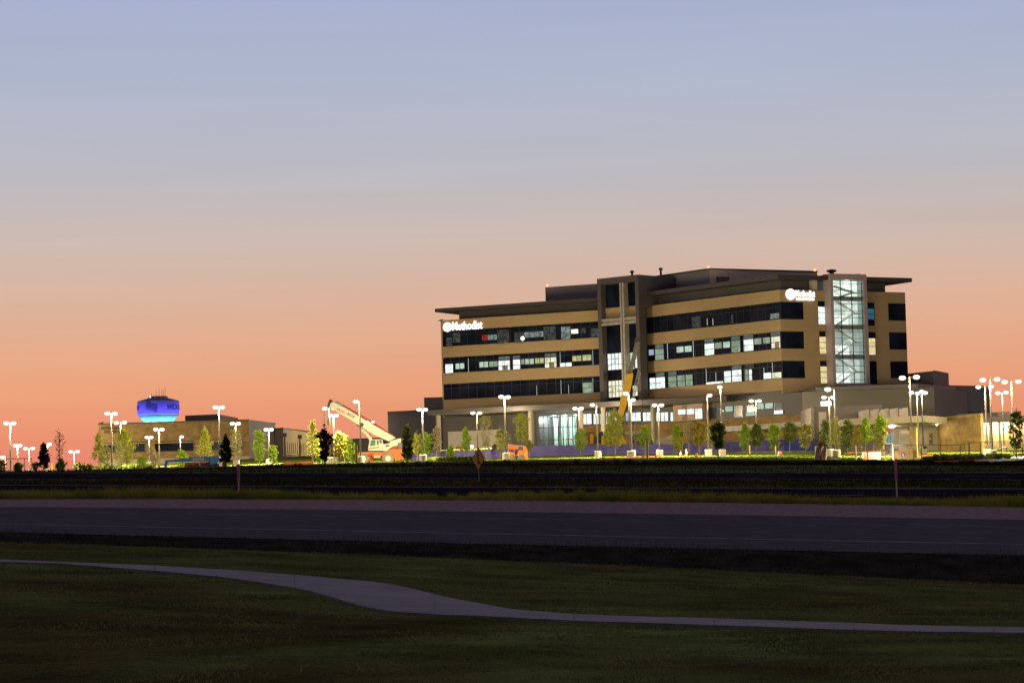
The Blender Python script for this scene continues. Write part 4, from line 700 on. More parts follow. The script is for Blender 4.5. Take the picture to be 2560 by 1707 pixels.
LM = [ # px, head y, heads, base y, label, opts
 (25,1056,hp(rA,(115,570),(248,570)),1181,'twin headed lamp on the tallest pole at the far left',dict(Y=230,block=False,wr=1.1)),
 (43.8,1112,hp(rA,(285,978),(362,978)),None,'short twin headed lamp second from the far left',dict(Y=400)),
 (72.5,1120,hp(rA,(468,1037),(600,1032)),None,'twin headed lamp left of the dark red tree',dict(Y=410,wr=.9)),
 (14.7,1141,hp(rA,(50,1195)),None,'low single lamp cut close to the left edge',dict(Y=420)),
 (118,1109,hp(rA,(905,957)),None,'single headed lamp just above the dark red tree',dict(Y=400,wr=.95)),
 (115.2,1142,hp(rA,(845,1200)),None,'tiny single lamp shining through the dark red tree',dict(Y=415,wr=.55)),
 (185,1128,hp(rA,(1300,1093),(1425,1090)),1168,'lone twin headed lamp between bare tree and office building',dict(Y=390,block=False,wr=.85)),
 (278,1032,hp(rA,(1972,390),(2110,395)),1163,'tall twin lamp at the left corner of the stone office',dict(block=False,Y=285,wr=1.1)),
 (301.4,1055,hp(rA,(2140,565),(2285,558)),1160,'twin lamp close to the office lettering behind a leafy tree',dict(Y=362,block=False)),
 (397,1072,hp(rB,(1100,683),(1212,685)),1166,'twin lamp in front of the office below the water tower',dict(Y=290,block=False)),
 (372.6,1092,hp(rB,(935,830),(1015,830)),None,'low twin lamp half hidden by a spiky pale tree',dict(Y=370,wr=.85)),
 (450,1090,hp(rB,(1575,820)),None,'single lamp in front of the long office window',dict(Y=385,wr=.8)),
 (547,1017,hp(rC,(432,278),(555,278)),1154,'tallest twin lamp above the office rooftop screen',dict(wr=1.1,Y=278)),
 (589,1057.5,hp(rC,(742,578),(852,578)),None,'twin lamp behind the bare tree at the office corner',dict(Y=320)),
 (672,1072.5,hp(rC,(1365,688),(1455,688)),None,'twin lamp beside the office side wall',dict(Y=345)),
 (822.6,1019,hp(rD,(382,302),(545,293)),1149,'twin lamp under the tip of the crane boom',dict(Y=285,wr=1.05)),
 (833.5,1037,hp(rD,(490,427),(592,427)),None,'shorter twin lamp just right of the crane hook',dict(Y=330)),
 (898.8,1003,hp(rD,(952,175)),1158,'tall single lamp crossing the crane boom',dict(Y=266,wr=1.1)),
 (924,1054,hp(rD,(1163,548),(1257,550)),None,'distant twin lamp seen over the crane boom',dict(Y=440,wr=.85)),
 (1055.5,1023,hp(rD,(2115,320),(2230,322)),1158,'twin lamp in front of the slate service block',dict(Y=265)),
 (1191.8,1031,hp(r4,(575,622),(655,622)),None,'twin lamp above the black arrow sign',dict(Y=395,block=False,wr=.95)),
 (1261,991,hp(r4,(908,432),(988,435)),1150,'tall twin lamp beside the orange forklift',dict(Y=268,wr=1.1,bx=1266)),
 (1446,1019.5,hp(r4,(1775,568),(1850,568)),None,'twin lamp at the right edge of the glass hall',dict(Y=385,block=False,wr=.95)),
 (1491.5,1013,hp(r4,(1980,527)),1146,'single lamp left of the yellow boom',dict(Y=290)),
 (1572,982,hp(r5,(490,392)),1149,'taller single lamp crossing the yellow boom foot',dict(Y=270,wr=1.15)),
 (1576,998.5,hp(r5,(577,468)),1134,'shorter single lamp immediately right of the yellow boom',dict(Y=310)),
 (1645.4,1011.7,hp(r5,(830,530),(912,530)),1142,'twin lamp above the leaning white barricades',dict(Y=300)),
 (1767,987,hp(r5,(1478,415)),1144,'single lamp with its head to the right of the pole',dict(Y=292)),
 (1801,966,hp(r5,(1598,317)),1142,'single lamp on a tall pole behind the dark green tree',dict(Y=280)),
 (1889,1001,hp(r5,(1967,480),(2060,480)),None,'twin lamp in front of the stone wall left of the pavilion',dict(Y=352,block=False)),
 (2085.8,972,hp(r6,(985,345)),1139,'big single lamp on the pole by the stone heap',dict(Y=262,wr=1.35)),
 (2072,992,hp(r6,(940,438),(1042,438)),1138,'smaller twin lamp just left of the big single lamp',dict(Y=290)),
 (2273.5,942.5,hp(r6,(1862,210),(2027,200)),None,'tall twin lamp rising behind the stone directory sign',dict(Y=262,wr=1.35)),
 (2292,982,hp(r7,(1028,382),(1100,392)),1132,'twin lamp with a yellow sleeve beside its pole',dict(Y=285,yellow=True,wr=1.05,block=False)),
 (2303.4,980,hp(r7,(1148,372),(1190,385)),1112,'lamp on a slim pole in front of the brown door',dict(Y=322,wr=1.05)),
 (2474.5,948,hp(r7,(1868,235),(2035,225)),1136,'tall twin lamp with the widest head near the right edge',dict(Y=262,wr=1.25)),
 (2462,966,hp(r7,(1815,318),(1965,313)),1130,'twin lamp just left of the tallest right hand lamp',dict(Y=282,wr=1.05)),
 (2528,953,hp(r7,(2125,258),(2285,252)),None,'rightmost twin lamp standing behind the dark leafy tree',dict(Y=275,wr=1.2,block=False)),
 (2505,980.6,hp(r7,(2045,387),(2140,380)),1108,'lower twin lamp against the sky by the bright entrance',dict(Y=330,wr=1.05)),
]
for px, hy, hs, by, lab, o in LM: lamp(px, hy, hs, by, lab, **o)
p = at(*rC(2122,1052),420); 
# ------------------------------------------------------------------ trees
BARK = mat('pale_bark', (.30,.25,.18), .9, var=.2); BARKD = mat('dark_bark', (.05,.04,.035), .9, var=.2)
LEAF = {k: mat('leaf_'+k, a, .75, col2=c, scale=3.0, spec=.2, trans=.55) for k, a, c in (('green',(.22,.36,.02),(.46,.60,.05)),('yellow',(.33,.36,.035),(.60,.60,.10)),('olive',(.28,.28,.08),(.48,.45,.16)),('dark',(.08,.13,.02),(.28,.36,.06)),('red',(.05,.012,.018),(.13,.03,.04)),('orange',(.34,.24,.035),(.48,.42,.07)),('black',(.01,.014,.008),(.035,.045,.015)),('tan',(.36,.29,.13),(.52,.44,.22)))}
def tree(px, yt, yb, hw, kind, label, Y=None, dens=1.0, low=.2, shape='oval', cat='tree', name='young_tree', lean=0, kind2=None):
    if Y is None: Y = ghit(px, yb, 168, 420, 300).y
    if shape == 'oval': shape = ('oval','cone','oval','vase')[int(px*1.3)%4]
    if 1030 < px < 2036 and Y > 230: Y = FENCE_Y(px)-3-(px*7.3)%6
    elif px < 1030 and Y >= 240: Y = 322+(px*3.7)%10
    elif px > 2036 and Y >= 290: Y = 314+(px*3.7)%8
    s = Y/F; base = at(px, yb, Y); X = base.x; zb = T(X,Y); top = at(px-lean, yt, Y); h = top.z-zb; w = hw*s; topx = top.x
    g = {'young_tree':'young trees on the hospital grounds','bush':'bushes on the hospital grounds'}[name]
    rt = root(name, (X,Y,zb), label, cat, g); rnd = np.random.RandomState(int(px*7+yt)); rn = random.Random(int(px*13+yt))
    sparse = kind in ('tan','olive') and dens < .7
    m = MB(); m.tube([(X,Y,zb-.1),(X+w*.05,Y,zb+h*.3),(X+(topx-X)*.6,Y,zb+h*.62),(topx,Y,zb+h*.93)], [.05+.006*h,.045,.03,.008], 6)
    pts = []; nb = 26 if name == 'young_tree' else 18
    for i in range(nb):
        f = low+(.93-low)*(i+.5)/nb; prof = {'oval': math.sin(math.pi*min(1,max(.06,(f-low)/(1-low)*.86+.12)))**.75, 'cone': (1-(f-low)/(1-low))**.8+.1, 'vase': .35+.65*math.sin(math.pi*min(1,(f-low)/(1-low)*.8+.15))}[shape]
        prof *= rn.uniform(.7,1.28); a = i*2.399+rn.random(); up_ = rn.uniform(.25,.75) if kind != 'tan' else rn.uniform(.6,1.1)
        c = Vector((X+(topx-X)*f, Y, zb+h*f*.96)); r = w*prof; tip = c+Vector((math.cos(a)*r, math.sin(a)*r*.9, r*up_)); mid = c.lerp(tip,.5)+Vector((0,0,-.1*r))
        if tip.z > top.z: tip.z = top.z-rn.random()*.1*h
        m.tube([c, mid, tip], [.018+.01*w,.012,.005], 4)
        for q in range(2):
            t2 = mid.lerp(tip, rn.random())+Vector((rn.uniform(-1,1)*r*.35, rn.uniform(-1,1)*r*.35, rn.uniform(.1,.5)*r)); m.tube([mid, t2], [.01,.004], 3); pts.append((mid, t2))
        pts.append((c.lerp(tip,.25), tip))
    pts.append((Vector((topx,Y,zb+h*.8)), Vector((topx,Y,top.z))))
    dark = kind in ('dark','red','black'); m.build('trunk', BARKD if kind in ('red','black') else BARK, rt)
    n = int(2300*dens*min(1.6,max(.45,w*h/4.5))); A = np.array([tuple(a) for a, _ in pts]); B = np.array([tuple(b_) for _, b_ in pts]); idx = rnd.randint(0, len(pts), n)
    u = rnd.rand(n,1)**.7; C = A[idx]*(1-u)+B[idx]*u+rnd.randn(n,3)*w*.13; sz = (.055+.06*rnd.rand(n))*(.85 if sparse else 1.1)
    d1 = rnd.randn(n,3); d1 /= np.linalg.norm(d1,axis=1)[:,None]; d2 = np.cross(d1, rnd.randn(n,3)); d2 /= np.linalg.norm(d2,axis=1)[:,None]
    v = np.stack([C-d1*sz[:,None], C+d2*sz[:,None]*.6, C+d1*sz[:,None], C-d2*sz[:,None]*.6], 1)-np.array([X,Y,zb])
    me = bpy.data.meshes.new('crown'); me.from_pydata(v.reshape(-1,3).tolist(), [], [(4*i,4*i+1,4*i+2,4*i+3) for i in range(n)]); me.materials.append(LEAF[kind])
    if kind2:
        me.materials.append(LEAF[kind2]); fz = (C[:,2]-zb)/h; me.polygons.foreach_set('material_index', ((fz+rnd.randn(n)*.12) > .62).astype(int).tolist())
    o = bpy.data.objects.new('crown', me); COL.objects.link(o); o.parent = rt; return rt
TR = [
 (109,1106,1178,17,'red','dark red leaved tree with a lamp glinting through it, far left',dict(Y=195,dens=1.1)),
 (148,1070,1179,14,'tan','almost bare thin tree between the dark red tree and lone lamp',dict(Y=198,dens=.12,low=.3)),
 (152,1148,1178,13,'green','small green bush at the foot of the bare thin tree',dict(Y=205,name='bush',low=.02,cat='bush')),
 (45,1158,1181,10,'green','small dark green bush beside the far left tall lamp',dict(Y=215,name='bush',low=.02,cat='bush')),
 (88,1156,1179,9,'tan','small straw coloured sapling left of the dark red tree',dict(Y=220,dens=.5,low=.1)),
 (3,1150,1182,12,'olive','olive sapling cut by the left edge of the picture',dict(Y=215,dens=.6,low=.1)),
 (195,1158,1177,13,'olive','low straw bush under the lone twin lamp',dict(Y=230,name='bush',low=.02,cat='bush',dens=.7)),
 (218,1164,1176,12,'orange','low orange brown bush left of the office building',dict(Y=230,name='bush',low=.02,cat='bush')),
 (247,1076,1166,18,'yellow','sparse yellow tree covering the left corner of the office',dict(Y=245,dens=.65,low=.2)),
 (268,1110,1166,12,'olive','shorter olive tree right against the yellow corner tree',dict(Y=250,dens=.7,low=.15)),
 (316,1070,1164,24,'yellow','wide irregular yellow green tree under the office lettering',dict(Y=250,dens=.9,low=.15,lean=6)),
 (300,1105,1166,16,'olive','ragged olive tree left of the wide yellow green tree',dict(Y=262,dens=.5,low=.2)),
 (356,1141,1172,14,'green','round green bush below the low twin lamp',dict(Y=250,name='bush',low=.02,cat='bush')),
 (388,1112,1171,13,'tan','spiky straw coloured upright tree left of the blue lift',dict(Y=250,dens=.9,low=.05,shape='cone',lean=12)),
 (455,1127,1169,15,'green','green bush growing through the blue boom lift',dict(Y=250,name='bush',low=.02,cat='bush')),
 (512,1066,1156,19,'yellow','yellow tree with curled top twigs above the blue lift',dict(Y=262,dens=.8,low=.22,shape='cone')),
 (564.5,1085,1173,14,'black','nearly black leaved tree on a thin stem in front of the office',dict(Y=190,dens=1.3)),
 (590,1068,1160,18,'olive','sparse grey olive tree behind the nearly black tree',dict(Y=250,dens=.6,low=.25,shape='vase')),
 (649,1074,1162,16,'green','full green oval tree at the office corner',dict(Y=255,dens=1.3,low=.12)),
 (683,1113,1164,13,'green','shorter green tree right of the office corner tree',dict(Y=255,low=.05)),
 (782,1046,1160,18,'yellow','tall pale yellow airy tree right of the office rear wing',dict(Y=262,dens=.7,low=.1,shape='cone')),
 (797,1090,1160,11,'green','green tree between the airy yellow tree and the dark red one',dict(Y=270,low=.05)),
 (812,1068,1172,15,'red','dark red tree under the crane hook',dict(Y=192,dens=1.3)),
 (845,1076,1157,16,'orange','orange tinged tree right of the dark red tree under the hook',dict(Y=300,dens=.9,kind2='yellow')),
 (862,1082,1157,13,'yellow','yellow tree between the orange tinged tree and yellow post',dict(Y=310,dens=.9)),
 (876,1094,1158,13,'green','green tree immediately left of the yellow post',dict(Y=290,low=.08)),
 (1018,1060,1168,14,'dark','dark tree with a pale yellow top beside the white crane',dict(Y=192,dens=1.2,kind2='yellow')),
 (1043,1080,1156,11,'yellow','slim yellow green tree in front of the slate block',dict(Y=280)),
 (1067,1080,1156,13,'green','bright green tree under the slate block lamp',dict(Y=275,dens=1.2)),
 (1092,1064,1153,12,'tan','tan leaved slim tree at the hospital left corner',dict(Y=285,dens=.8)),
 (1127,1112,1150,12,'green','low green bush left of the arrow sign',dict(Y=290,name='bush',low=.05,cat='bush')),
 (1164,1067,1154,15,'green','bright green tree standing just left of the arrow sign',dict(Y=275,dens=1.1)),
 (1215,1033,1149,19,'olive','bare branching pale tree just right of the arrow sign',dict(Y=290,dens=.45,low=.25,shape='vase')),
 (1251,1068,1148,12,'yellow','yellow green tree left of the tall lamp by the forklift',dict(Y=285,dens=1.1)),
 (1270,1075,1147,11,'olive','thin bare tree directly behind the tall lamp by the forklift',dict(Y=320,dens=.35,low=.3)),
 (1304.5,1030,1149,19,'yellow','tall open crowned yellow tree above the orange forklift',dict(Y=285,dens=.6,low=.35)),
 (1323,1100,1149,11,'olive','small olive tree right of the orange forklift',dict(Y=290,dens=.9,low=.35)),
 (1451,1070,1147,15,'green','green tree in front of the right end of the glass hall',dict(Y=285,dens=1.1)),
 (1538.6,1021,1148,22,'yellow','large yellow tree hiding the foot of the yellow boom',dict(Y=280,dens=1.2,lean=4)),
 (1520,1062,1146,13,'green','green tree touching the left side of the large yellow tree',dict(Y=295,dens=1.0,low=.3)),
 (1589.7,1055,1141,10,'tan','bare grey tree right of the paired single lamps',dict(Y=305,dens=.25,low=.3,shape='vase')),
 (1613,1063,1148,16,'green','green tree right beside the free standing yellow post',dict(Y=285,dens=1.1)),
 (1695,1062,1146,17,'yellow','yellow green column shaped tree left of the orange cones',dict(Y=290,dens=1.3,low=.1,kind2='green')),
 (1722.5,1048,1141,15,'tan','bare pale forked tree between the orange cones',dict(Y=305,dens=.35,low=.35,shape='vase')),
 (1748,1048,1146,20,'orange','orange topped tree right of the bare forked tree',dict(Y=288,dens=1.2,kind2='orange')),
 (1776,1058,1142,13,'yellow','small yellow tree left of the dark green front tree',dict(Y=305,dens=.8)),
 (1796,1053,1163,21,'dark','dense dark green tree on a white stem before the black rail',dict(Y=205,dens=1.5,low=.28)),
 (1862,1055,1131,15,'green','bright green tree right of the dense dark green one',dict(Y=320,dens=1.2,low=.05)),
 (1891.5,1058,1165,19,'dark','mid green front tree left of the rail corner',dict(Y=270,dens=1.4,low=.2)),
 (1935,1058,1131,17,'green','light green tree between the two darker rail trees',dict(Y=320,dens=1.2,low=.1)),
 (1975,1056,1162,19,'dark','green front tree over the middle of the black rail',dict(Y=270,dens=1.1,low=.35)),
 (2014,1056,1127,16,'yellow','yellow green tree left of the pavilion corner',dict(Y=320,dens=1.2,low=.1)),
 (2062,1046,1118,16,'dark','dark green tree at the left end of the pavilion',dict(Y=325,dens=1.3,low=.1)),
 (2087,1038,1120,18,'yellow','yellow green tree behind the big single lamp',dict(Y=325,dens=1.3,low=.1)),
 (2120,1045,1150,18,'dark','dull green tree in the middle of the pavilion',dict(Y=300,dens=1.1,low=.15)),
 (2143,1060,1142,15,'orange','orange tinted tree on the right half of the pavilion',dict(Y=310,dens=1.1,low=.1)),
 (2164,1040,1138,17,'green','mid green tree below the left end of the roof tarps',dict(Y=308,dens=1.2,low=.25)),
 (2200,1035,1132,19,'yellow','large yellow green tree left of the lit entrance',dict(Y=315,dens=1.5,low=.1,kind2='green')),
 (2540.5,1018,1153,19,'dark','dark reddish tree near the right edge of the picture',dict(Y=235,dens=1.1,low=.2,kind2='dark')),
]
for px, yt, yb, hw, k, lab, o in TR: tree(px, yt, yb, hw, k, lab, **o)
# ------------------------------------------------------------------ low wall, bed plants, hedge
wp = [(95,1181),(320,1175),(480,1168.5),(800,1163),(1080,1158),(1560,1153.5),(1700,1151),(1850,1152)]
wl = root('retaining_wall', (0,200,T(0,200)), 'long low concrete wall along the front of the grounds', 'wall')
m = MB(); prev = None
for x in np.arange(-36, 17.6, .6):
    z1 = T(x,200.3)+.04; m.v += [(x,199.7,T(x,199)-.1),(x,199.7,z1),(x,200.05,z1),(x,200.05,z1-.6)]
for i in range(len(m.v)//4-1):
    a = 4*i; m.f += [(a,a+4,a+5,a+1),(a+1,a+5,a+6,a+2)]
m.build('wall_face', mat('wall_concrete', (.17,.135,.125), .9, var=.12), wl)
for x in (517,1602):
    p = at(x,1160,199.6); m = MB(); m.box(p.x-.55,p.x+.55,199.45,199.69,T(p.x,199)+.0,T(p.x,200.3)+.03); m.build('step_block', CONC, wl)
def tuft(n, r, h, mt, name='plant_tuft'):
    v = []; f = []
    for i in range(n):
        a = random.random()*6.28; r0 = random.random()*r*.4; r1_ = r*random.uniform(.4,1.1); w = .025; x, y = math.cos(a), math.sin(a); hh_ = h*random.uniform(.5,1.1); o = len(v)
        v += [(x*r0-y*w,y*r0+x*w,0),(x*r0+y*w,y*r0-x*w,0),(x*(r0+r1_)/2,y*(r0+r1_)/2,hh_),(x*r1_,y*r1_,hh_*.7)]; f += [(o,o+1,o+2),(o+1,o+3,o+2)]
    me = bpy.data.meshes.new(name); me.from_pydata(v, [], f); me.materials.append(mt); return me
TUF = [tuft(70,.42,.5,mat('bed_plant', (.10,.11,.03), .9, col2=(.26,.22,.09), scale=3, trans=.2)) for _ in range(4)]
def put(me, name, x, y, label, cat, group, sc=1):
    o = bpy.data.objects.new(name, me); COL.objects.link(o); o.location = (x,y,T(x,y)); o.scale = (sc,)*3; o.rotation_euler.z = random.random()*6; tag(o, label, cat, group); return o
MARKS = [(109,'far left dark red tree'),(185,'lone twin lamp'),(247,'office left corner'),(316,'wide yellow tree'),(396,'blue water tower'),(450,'single office lamp'),(512,'curly topped tree'),(564,'nearly black tree'),(622,'office right corner'),(683,'shorter green tree'),(750,'office rear wing'),(812,'red tree under the hook'),(876,'tree by the crane post'),(940,'crane cab'),(1018,'dark tree by the crane'),(1067,'service block lamp'),(1105,'hospital left corner'),(1164,'tree left of the arrow sign'),(1215,'bare tree by the arrow sign'),(1266,'tall lamp by the forklift'),(1304,'tree above the forklift'),(1390,'glass hall'),(1451,'tree at the hall end'),(1491,'lamp left of the boom'),(1538,'large yellow tree'),(1590,'bare grey tree'),(1616,'free yellow post'),(1655,'white barricade'),(1695,'column shaped tree'),(1748,'orange topped tree'),(1796,'dense dark green tree')]
USED = {}
def where(x, y):
    px = CX+x/y*F-.0262*300; best = sorted(MARKS, key=lambda q: abs(q[0]-px))
    for q in best:
        side = 'below' if abs(q[0]-px) < 9 else ('just right of' if px > q[0] else 'just left of'); s_ = side+' the '+q[1]
        if s_ not in USED: USED[s_] = 1; return s_
for i in range(46):
    x = -31+i*1.02+random.uniform(-.25,.25); put(TUF[i%4], 'bed_plant', x, 198.6+random.uniform(-.4,.4), 'pale tuft at the low wall, '+where(x, 198.6), 'plant', 'tufted plants in front of the low wall', random.uniform(.55,.95))
SH = [tuft(90,.40,.42,mat('small_shrub', (.20,.30,.03), .8, col2=(.42,.50,.10), scale=3, trans=.25), 's') for _ in range(3)]
for i in range(13): 
    p = ghit(1068+i*9.5, 1153, 205, 400); put(SH[i%3], 'low_shrub', p.x, p.y, 'small round green shrub in the row left of the arrow sign', 'shrub', 'row of small shrubs by the arrow sign', 1.2)
for i in range(26): 
    p = ghit(2318+i*8.4+random.uniform(-3,3), 1154-i*.32+random.uniform(-2,2), 168, 400); put(SH[i%3], 'low_shrub', p.x, p.y, 'low yellow green shrub in the bed behind the right hand fence', 'shrub', 'shrub bed behind the right fence', random.uniform(.9,1.4))
for i in range(16):
    p = ghit(222+i*10.6, 1171, 201, 400); put(SH[i%3], 'low_shrub', p.x, p.y, 'low shrub in the bed in front of the office building', 'shrub', 'low shrubs in front of the office', random.uniform(1.1,1.9))
hd = MB()
def leafbox(n, f, mt, name, label, cat, kind=None):
    P = np.array([f() for _ in range(n)]); d1 = np.random.randn(n,3); d1 /= np.linalg.norm(d1,axis=1)[:,None]; d2 = np.cross(d1,np.random.randn(n,3)); d2 /= np.linalg.norm(d2,axis=1)[:,None]; s_ = (.05+.05*np.random.rand(n))[:,None]
    c0 = P.mean(0); c0[2] = P[:,2].min(); v = np.stack([P-d1*s_,P+d2*s_*.6,P+d1*s_,P-d2*s_*.6],1)-c0
    me = bpy.data.meshes.new(name); me.from_pydata(v.reshape(-1,3).tolist(), [], [(4*i,4*i+1,4*i+2,4*i+3) for i in range(n)]); me.materials.append(mt)
    o = bpy.data.objects.new(name, me); COL.objects.link(o); o.location = c0; tag(o, label, cat); 
    if kind: o['kind'] = kind
    return o
def hf():
    x = random.uniform(7,36); y = random.uniform(165.2,167); return (x,y,T(x,y)+random.random()**.7*(.22+.05*math.sin(x*2)+.04*math.sin(x*5.3)))
leafbox(15000, hf, mat('hedge_leaf', (.012,.022,.006), .9, col2=(.05,.08,.02), scale=3, spec=.15), 'hedge', 'long dark clipped hedge along the far side of the highway on the right', 'hedge')
# ------------------------------------------------------------------ purple screened fence
fence = root('screened_fence', (0,365,T(0,365)), 'long construction fence hung with purple blue screens before the hospital', 'fence')
fpts = [(x, FENCE_Y(x), y) for x, y in [(1030,1137),(1130,1128),(1225,1124),(1322,1115),(1440,1112),(1560,1110),(1700,1109),(1815,1104),(1862,1102),(1960,1098),(2036,1094)]]
for i in range(len(fpts)-1):
    (xa,Ya,ya),(xb,Yb,yb) = fpts[i], fpts[i+1]; n_ = max(1, round((xb-xa)/60))
    for j in range(n_):
        f0, f1 = j/n_, (j+1)/n_; A_ = at(xa+(xb-xa)*f0, ya+(yb-ya)*f0, Ya+(Yb-Ya)*f0); B_ = at(xa+(xb-xa)*f1, ya+(yb-ya)*f1, Ya+(Yb-Ya)*f1); g = MB(); NX, NZ = 14, 7
        for k in range(NX+1):
            u = k/NX; x = A_.x+(B_.x-A_.x)*u; y = A_.y+(B_.y-A_.y)*u; zt_2 = A_.z+(B_.z-A_.z)*u; zb_2 = T(x,y)+.05
            for q in range(NZ+1):
                v = q/NZ; g.v.append((x, y-.035*math.sin(u*9+v*5+j*1.7+i)*math.sin(v*math.pi)-.02*math.sin(u*23-v*11+j)*(v>0)*(v<1), zt_2+(zb_2-zt_2)*v-(.05*math.sin(math.pi*u) if q == 0 else 0)))
        for k in range(NX):
            for q in range(NZ): g.f.append((k*(NZ+1)+q, k*(NZ+1)+q+1, (k+1)*(NZ+1)+q+1, (k+1)*(NZ+1)+q))
        g.build('screen_panel', mat('purple_screen', (.15,.125,.40), .6, var=.12, scale=.6) if xa < 1900 else mat('blue_screen', (.04,.06,.34), .6, var=.12), fence)
        g = MB(); g.tube([(A_.x,A_.y+.08,T(A_.x,A_.y)),(A_.x,A_.y+.08,A_.z+.08)], .03, 6); g.tube([(A_.x,A_.y+.08,A_.z+.05),(B_.x,B_.y+.08,B_.z+.05)], .02, 5); g.build('fence_post', mat('galvanised', (.35,.35,.33), .4, .5), fence)
# ------------------------------------------------------------------ chain-link fence, rail
WIRE = mat('fence_pipe', (.10,.08,.07), .5, .3)
def pipefence(name, label, cat, pts, posts, Y, rad=.028, mid=False, group=None):
    a = at(pts[0][0], pts[0][1], Y); rt = root(name, (a.x,Y,T(a.x,Y)), label, cat, group); m = MB(); P = [at(x,y,Y) for x, y in pts]; m.tube(P, rad*.8, 5)
    if mid: m.tube([(p.x,p.y,p.z-(p.z-T(p.x,Y))*.5) for p in P], rad*.7, 5)
    m.build('top_rail', WIRE, rt)
    for x, th in posts:
        y = float(np.interp(x, [p[0] for p in pts], [p[1] for p in pts])); p = at(x, y, Y); m = MB(); m.tube([(p.x,Y,T(p.x,Y)-.1),(p.x,Y,p.z)], rad*th, 7); m.build('post', WIRE if th < 2 else MATS['galvanised'], rt)
    return rt
def mesh_panel(rt, x0, x1, y0, Y):
    a = at(x0,y0,Y); c = at(x1,y0,Y); m = MB(); n_ = int((c.x-a.x)/.28)
    for i in range(-8, n_):
        for sg in (0,1):
            xa = a.x+i*.28; za = T(xa,Y); zt = a.z+(c.z-a.z)*((xa-a.x)/(c.x-a.x)); hgt = zt-za; xb = xa+hgt
            if sg: xa, xb = xb, xa
            x_lo, x_hi = max(a.x, min(xa,xb)), min(c.x, max(xa,xb))
            if x_hi-x_lo < .2: continue
            t0 = (x_lo-xa)/(xb-xa); t1 = (x_hi-xa)/(xb-xa); pa = (x_lo, za+hgt*t0); pb = (x_hi, za+hgt*t1); d = .0018
            m.add([(pa[0],Y,pa[1]-d),(pb[0],Y,pb[1]-d),(pb[0],Y,pb[1]+d),(pa[0],Y,pa[1]+d)], [(0,1,2,3)])
    m.build('wire_mesh', WIRE, rt)
f1 = pipefence('chain_link_fence','chain link fence panel between the stop sign and the round gate post','fence',[(2032,1112.5),(2138,1113)],[(2032,1),(2084.5,1),(2109,1),(2138.5,2.8)],213); mesh_panel(f1,2032,2138,1113,213)
f2 = pipefence('chain_link_fence','taller chain link fence in front of the grey notice boards','fence',[(2139.5,1107.5),(2231,1108)],[(2150,.8),(2184,1),(2231,1.2)],213.5); mesh_panel(f2,2140,2231,1107.5,213.5)
f3 = pipefence('chain_link_fence','wide chain link gate in front of the directory sign and shrubs','fence',[(2232,1113),(2303,1112),(2400,1111.3),(2412,1110)],[(2268,.8),(2303,1.2),(2351,.9),(2400,1.2),(2412,1)],213); mesh_panel(f3,2232,2412,1112,213)
f4 = pipefence('chain_link_fence','chain link fence running off the right edge of the picture','fence',[(2422,1106.5),(2450,1105.5),(2503,1103.5),(2556,1101.5),(2600,1100)],[(2422,2),(2450,1),(2503,1),(2556,1)],214); mesh_panel(f4,2423,2598,1105,214)
pipefence('handrail','black metal handrail rising to the right along the low wall','rail',[(1700,1162),(1780,1153),(1843,1148),(1885,1146)],[(1760,1),(1781,1),(1830,1.2),(1843.5,1.2),(1885,1)],208,.03,True)
pipefence('handrail','level black metal handrail ending at the white banner','rail',[(1905,1143),(2030,1139.5)],[(1907,1.2),(1911,1),(1941,1.2),(1956,1),(1969,1),(1981,1),(1996,1),(2007,1),(2018,1)],208.5,.03,True)
# ------------------------------------------------------------------ kerbs and drives on the site
REDK = mat('red_kerb_paint', (.62,.10,.05), .7, var=.15)
def kerb(name, pts, m_, label, w=.16, h=.15, ymin=168):
    P = [ghit(x,y,ymin,400) for x, y in resamp(pts, 24)]; b = MB()
    for p in P: z = T(p.x,p.y); b.v += [(p.x,p.y-w,z-.05),(p.x,p.y-w,z+h),(p.x,p.y+w,z+h),(p.x,p.y+w,z-.05)]
    for i in range(len(P)-1):
        a = 4*i; b.f += [(a,a+4,a+5,a+1),(a+1,a+5,a+6,a+2),(a+2,a+6,a+7,a+3)]
    o = b.build(name, m_); o['kind'] = 'structure'; o['label'] = label; return o
def drive(name, up_, lo_, m_, ymin=168):
    A_ = [ghit(x,y,ymin,400) for x, y in resamp(up_, 24)]; B_ = [ghit(x,y,ymin,400) for x, y in resamp(lo_, 24)]; b = MB()
    for a, c in zip(A_, B_):
        for k in range(7): p = a.lerp(c, k/6); b.v.append((p.x,p.y,T(p.x,p.y)+.05))
    for j in range(len(A_)-1):
        for k in range(6): b.f.append((j*7+k,j*7+k+1,(j+1)*7+k+1,(j+1)*7+k))
    o = b.build(name, m_); o['kind'] = 'structure'
SITEC = mat('site_concrete', (.40,.36,.29), .9, var=.1)
drive('driveway', [(2000,1156.5),(2300,1156),(2464,1151),(2580,1139)], [(2000,1159.5),(2300,1160),(2464,1158),(2580,1148)], SITEC)
drive('driveway', [(2230,1124.5),(2400,1118)], [(2230,1127),(2400,1120)], SITEC)
drive('driveway', [(2286,1147),(2330,1143),(2440,1138)], [(2286,1150),(2330,1147),(2440,1141)], SITEC)
kerb('red_kerb', [(2300,1157.5),(2380,1156.5),(2464,1150.5),(2580,1137)], REDK, 'red painted kerb along the entrance drive')
kerb('red_kerb', [(2120,1133),(2160,1131.5),(2215,1126),(2281,1120),(2400,1117.2)], REDK, 'red painted kerb in front of the porte-cochere')
kerb('red_kerb', [(2290,1141.5),(2440,1138)], REDK, 'short red kerb above the shrub bed')
kerb('red_kerb', [(1500,1147),(1560,1146),(1655,1141)], REDK, 'red kerb beside the white barricades')
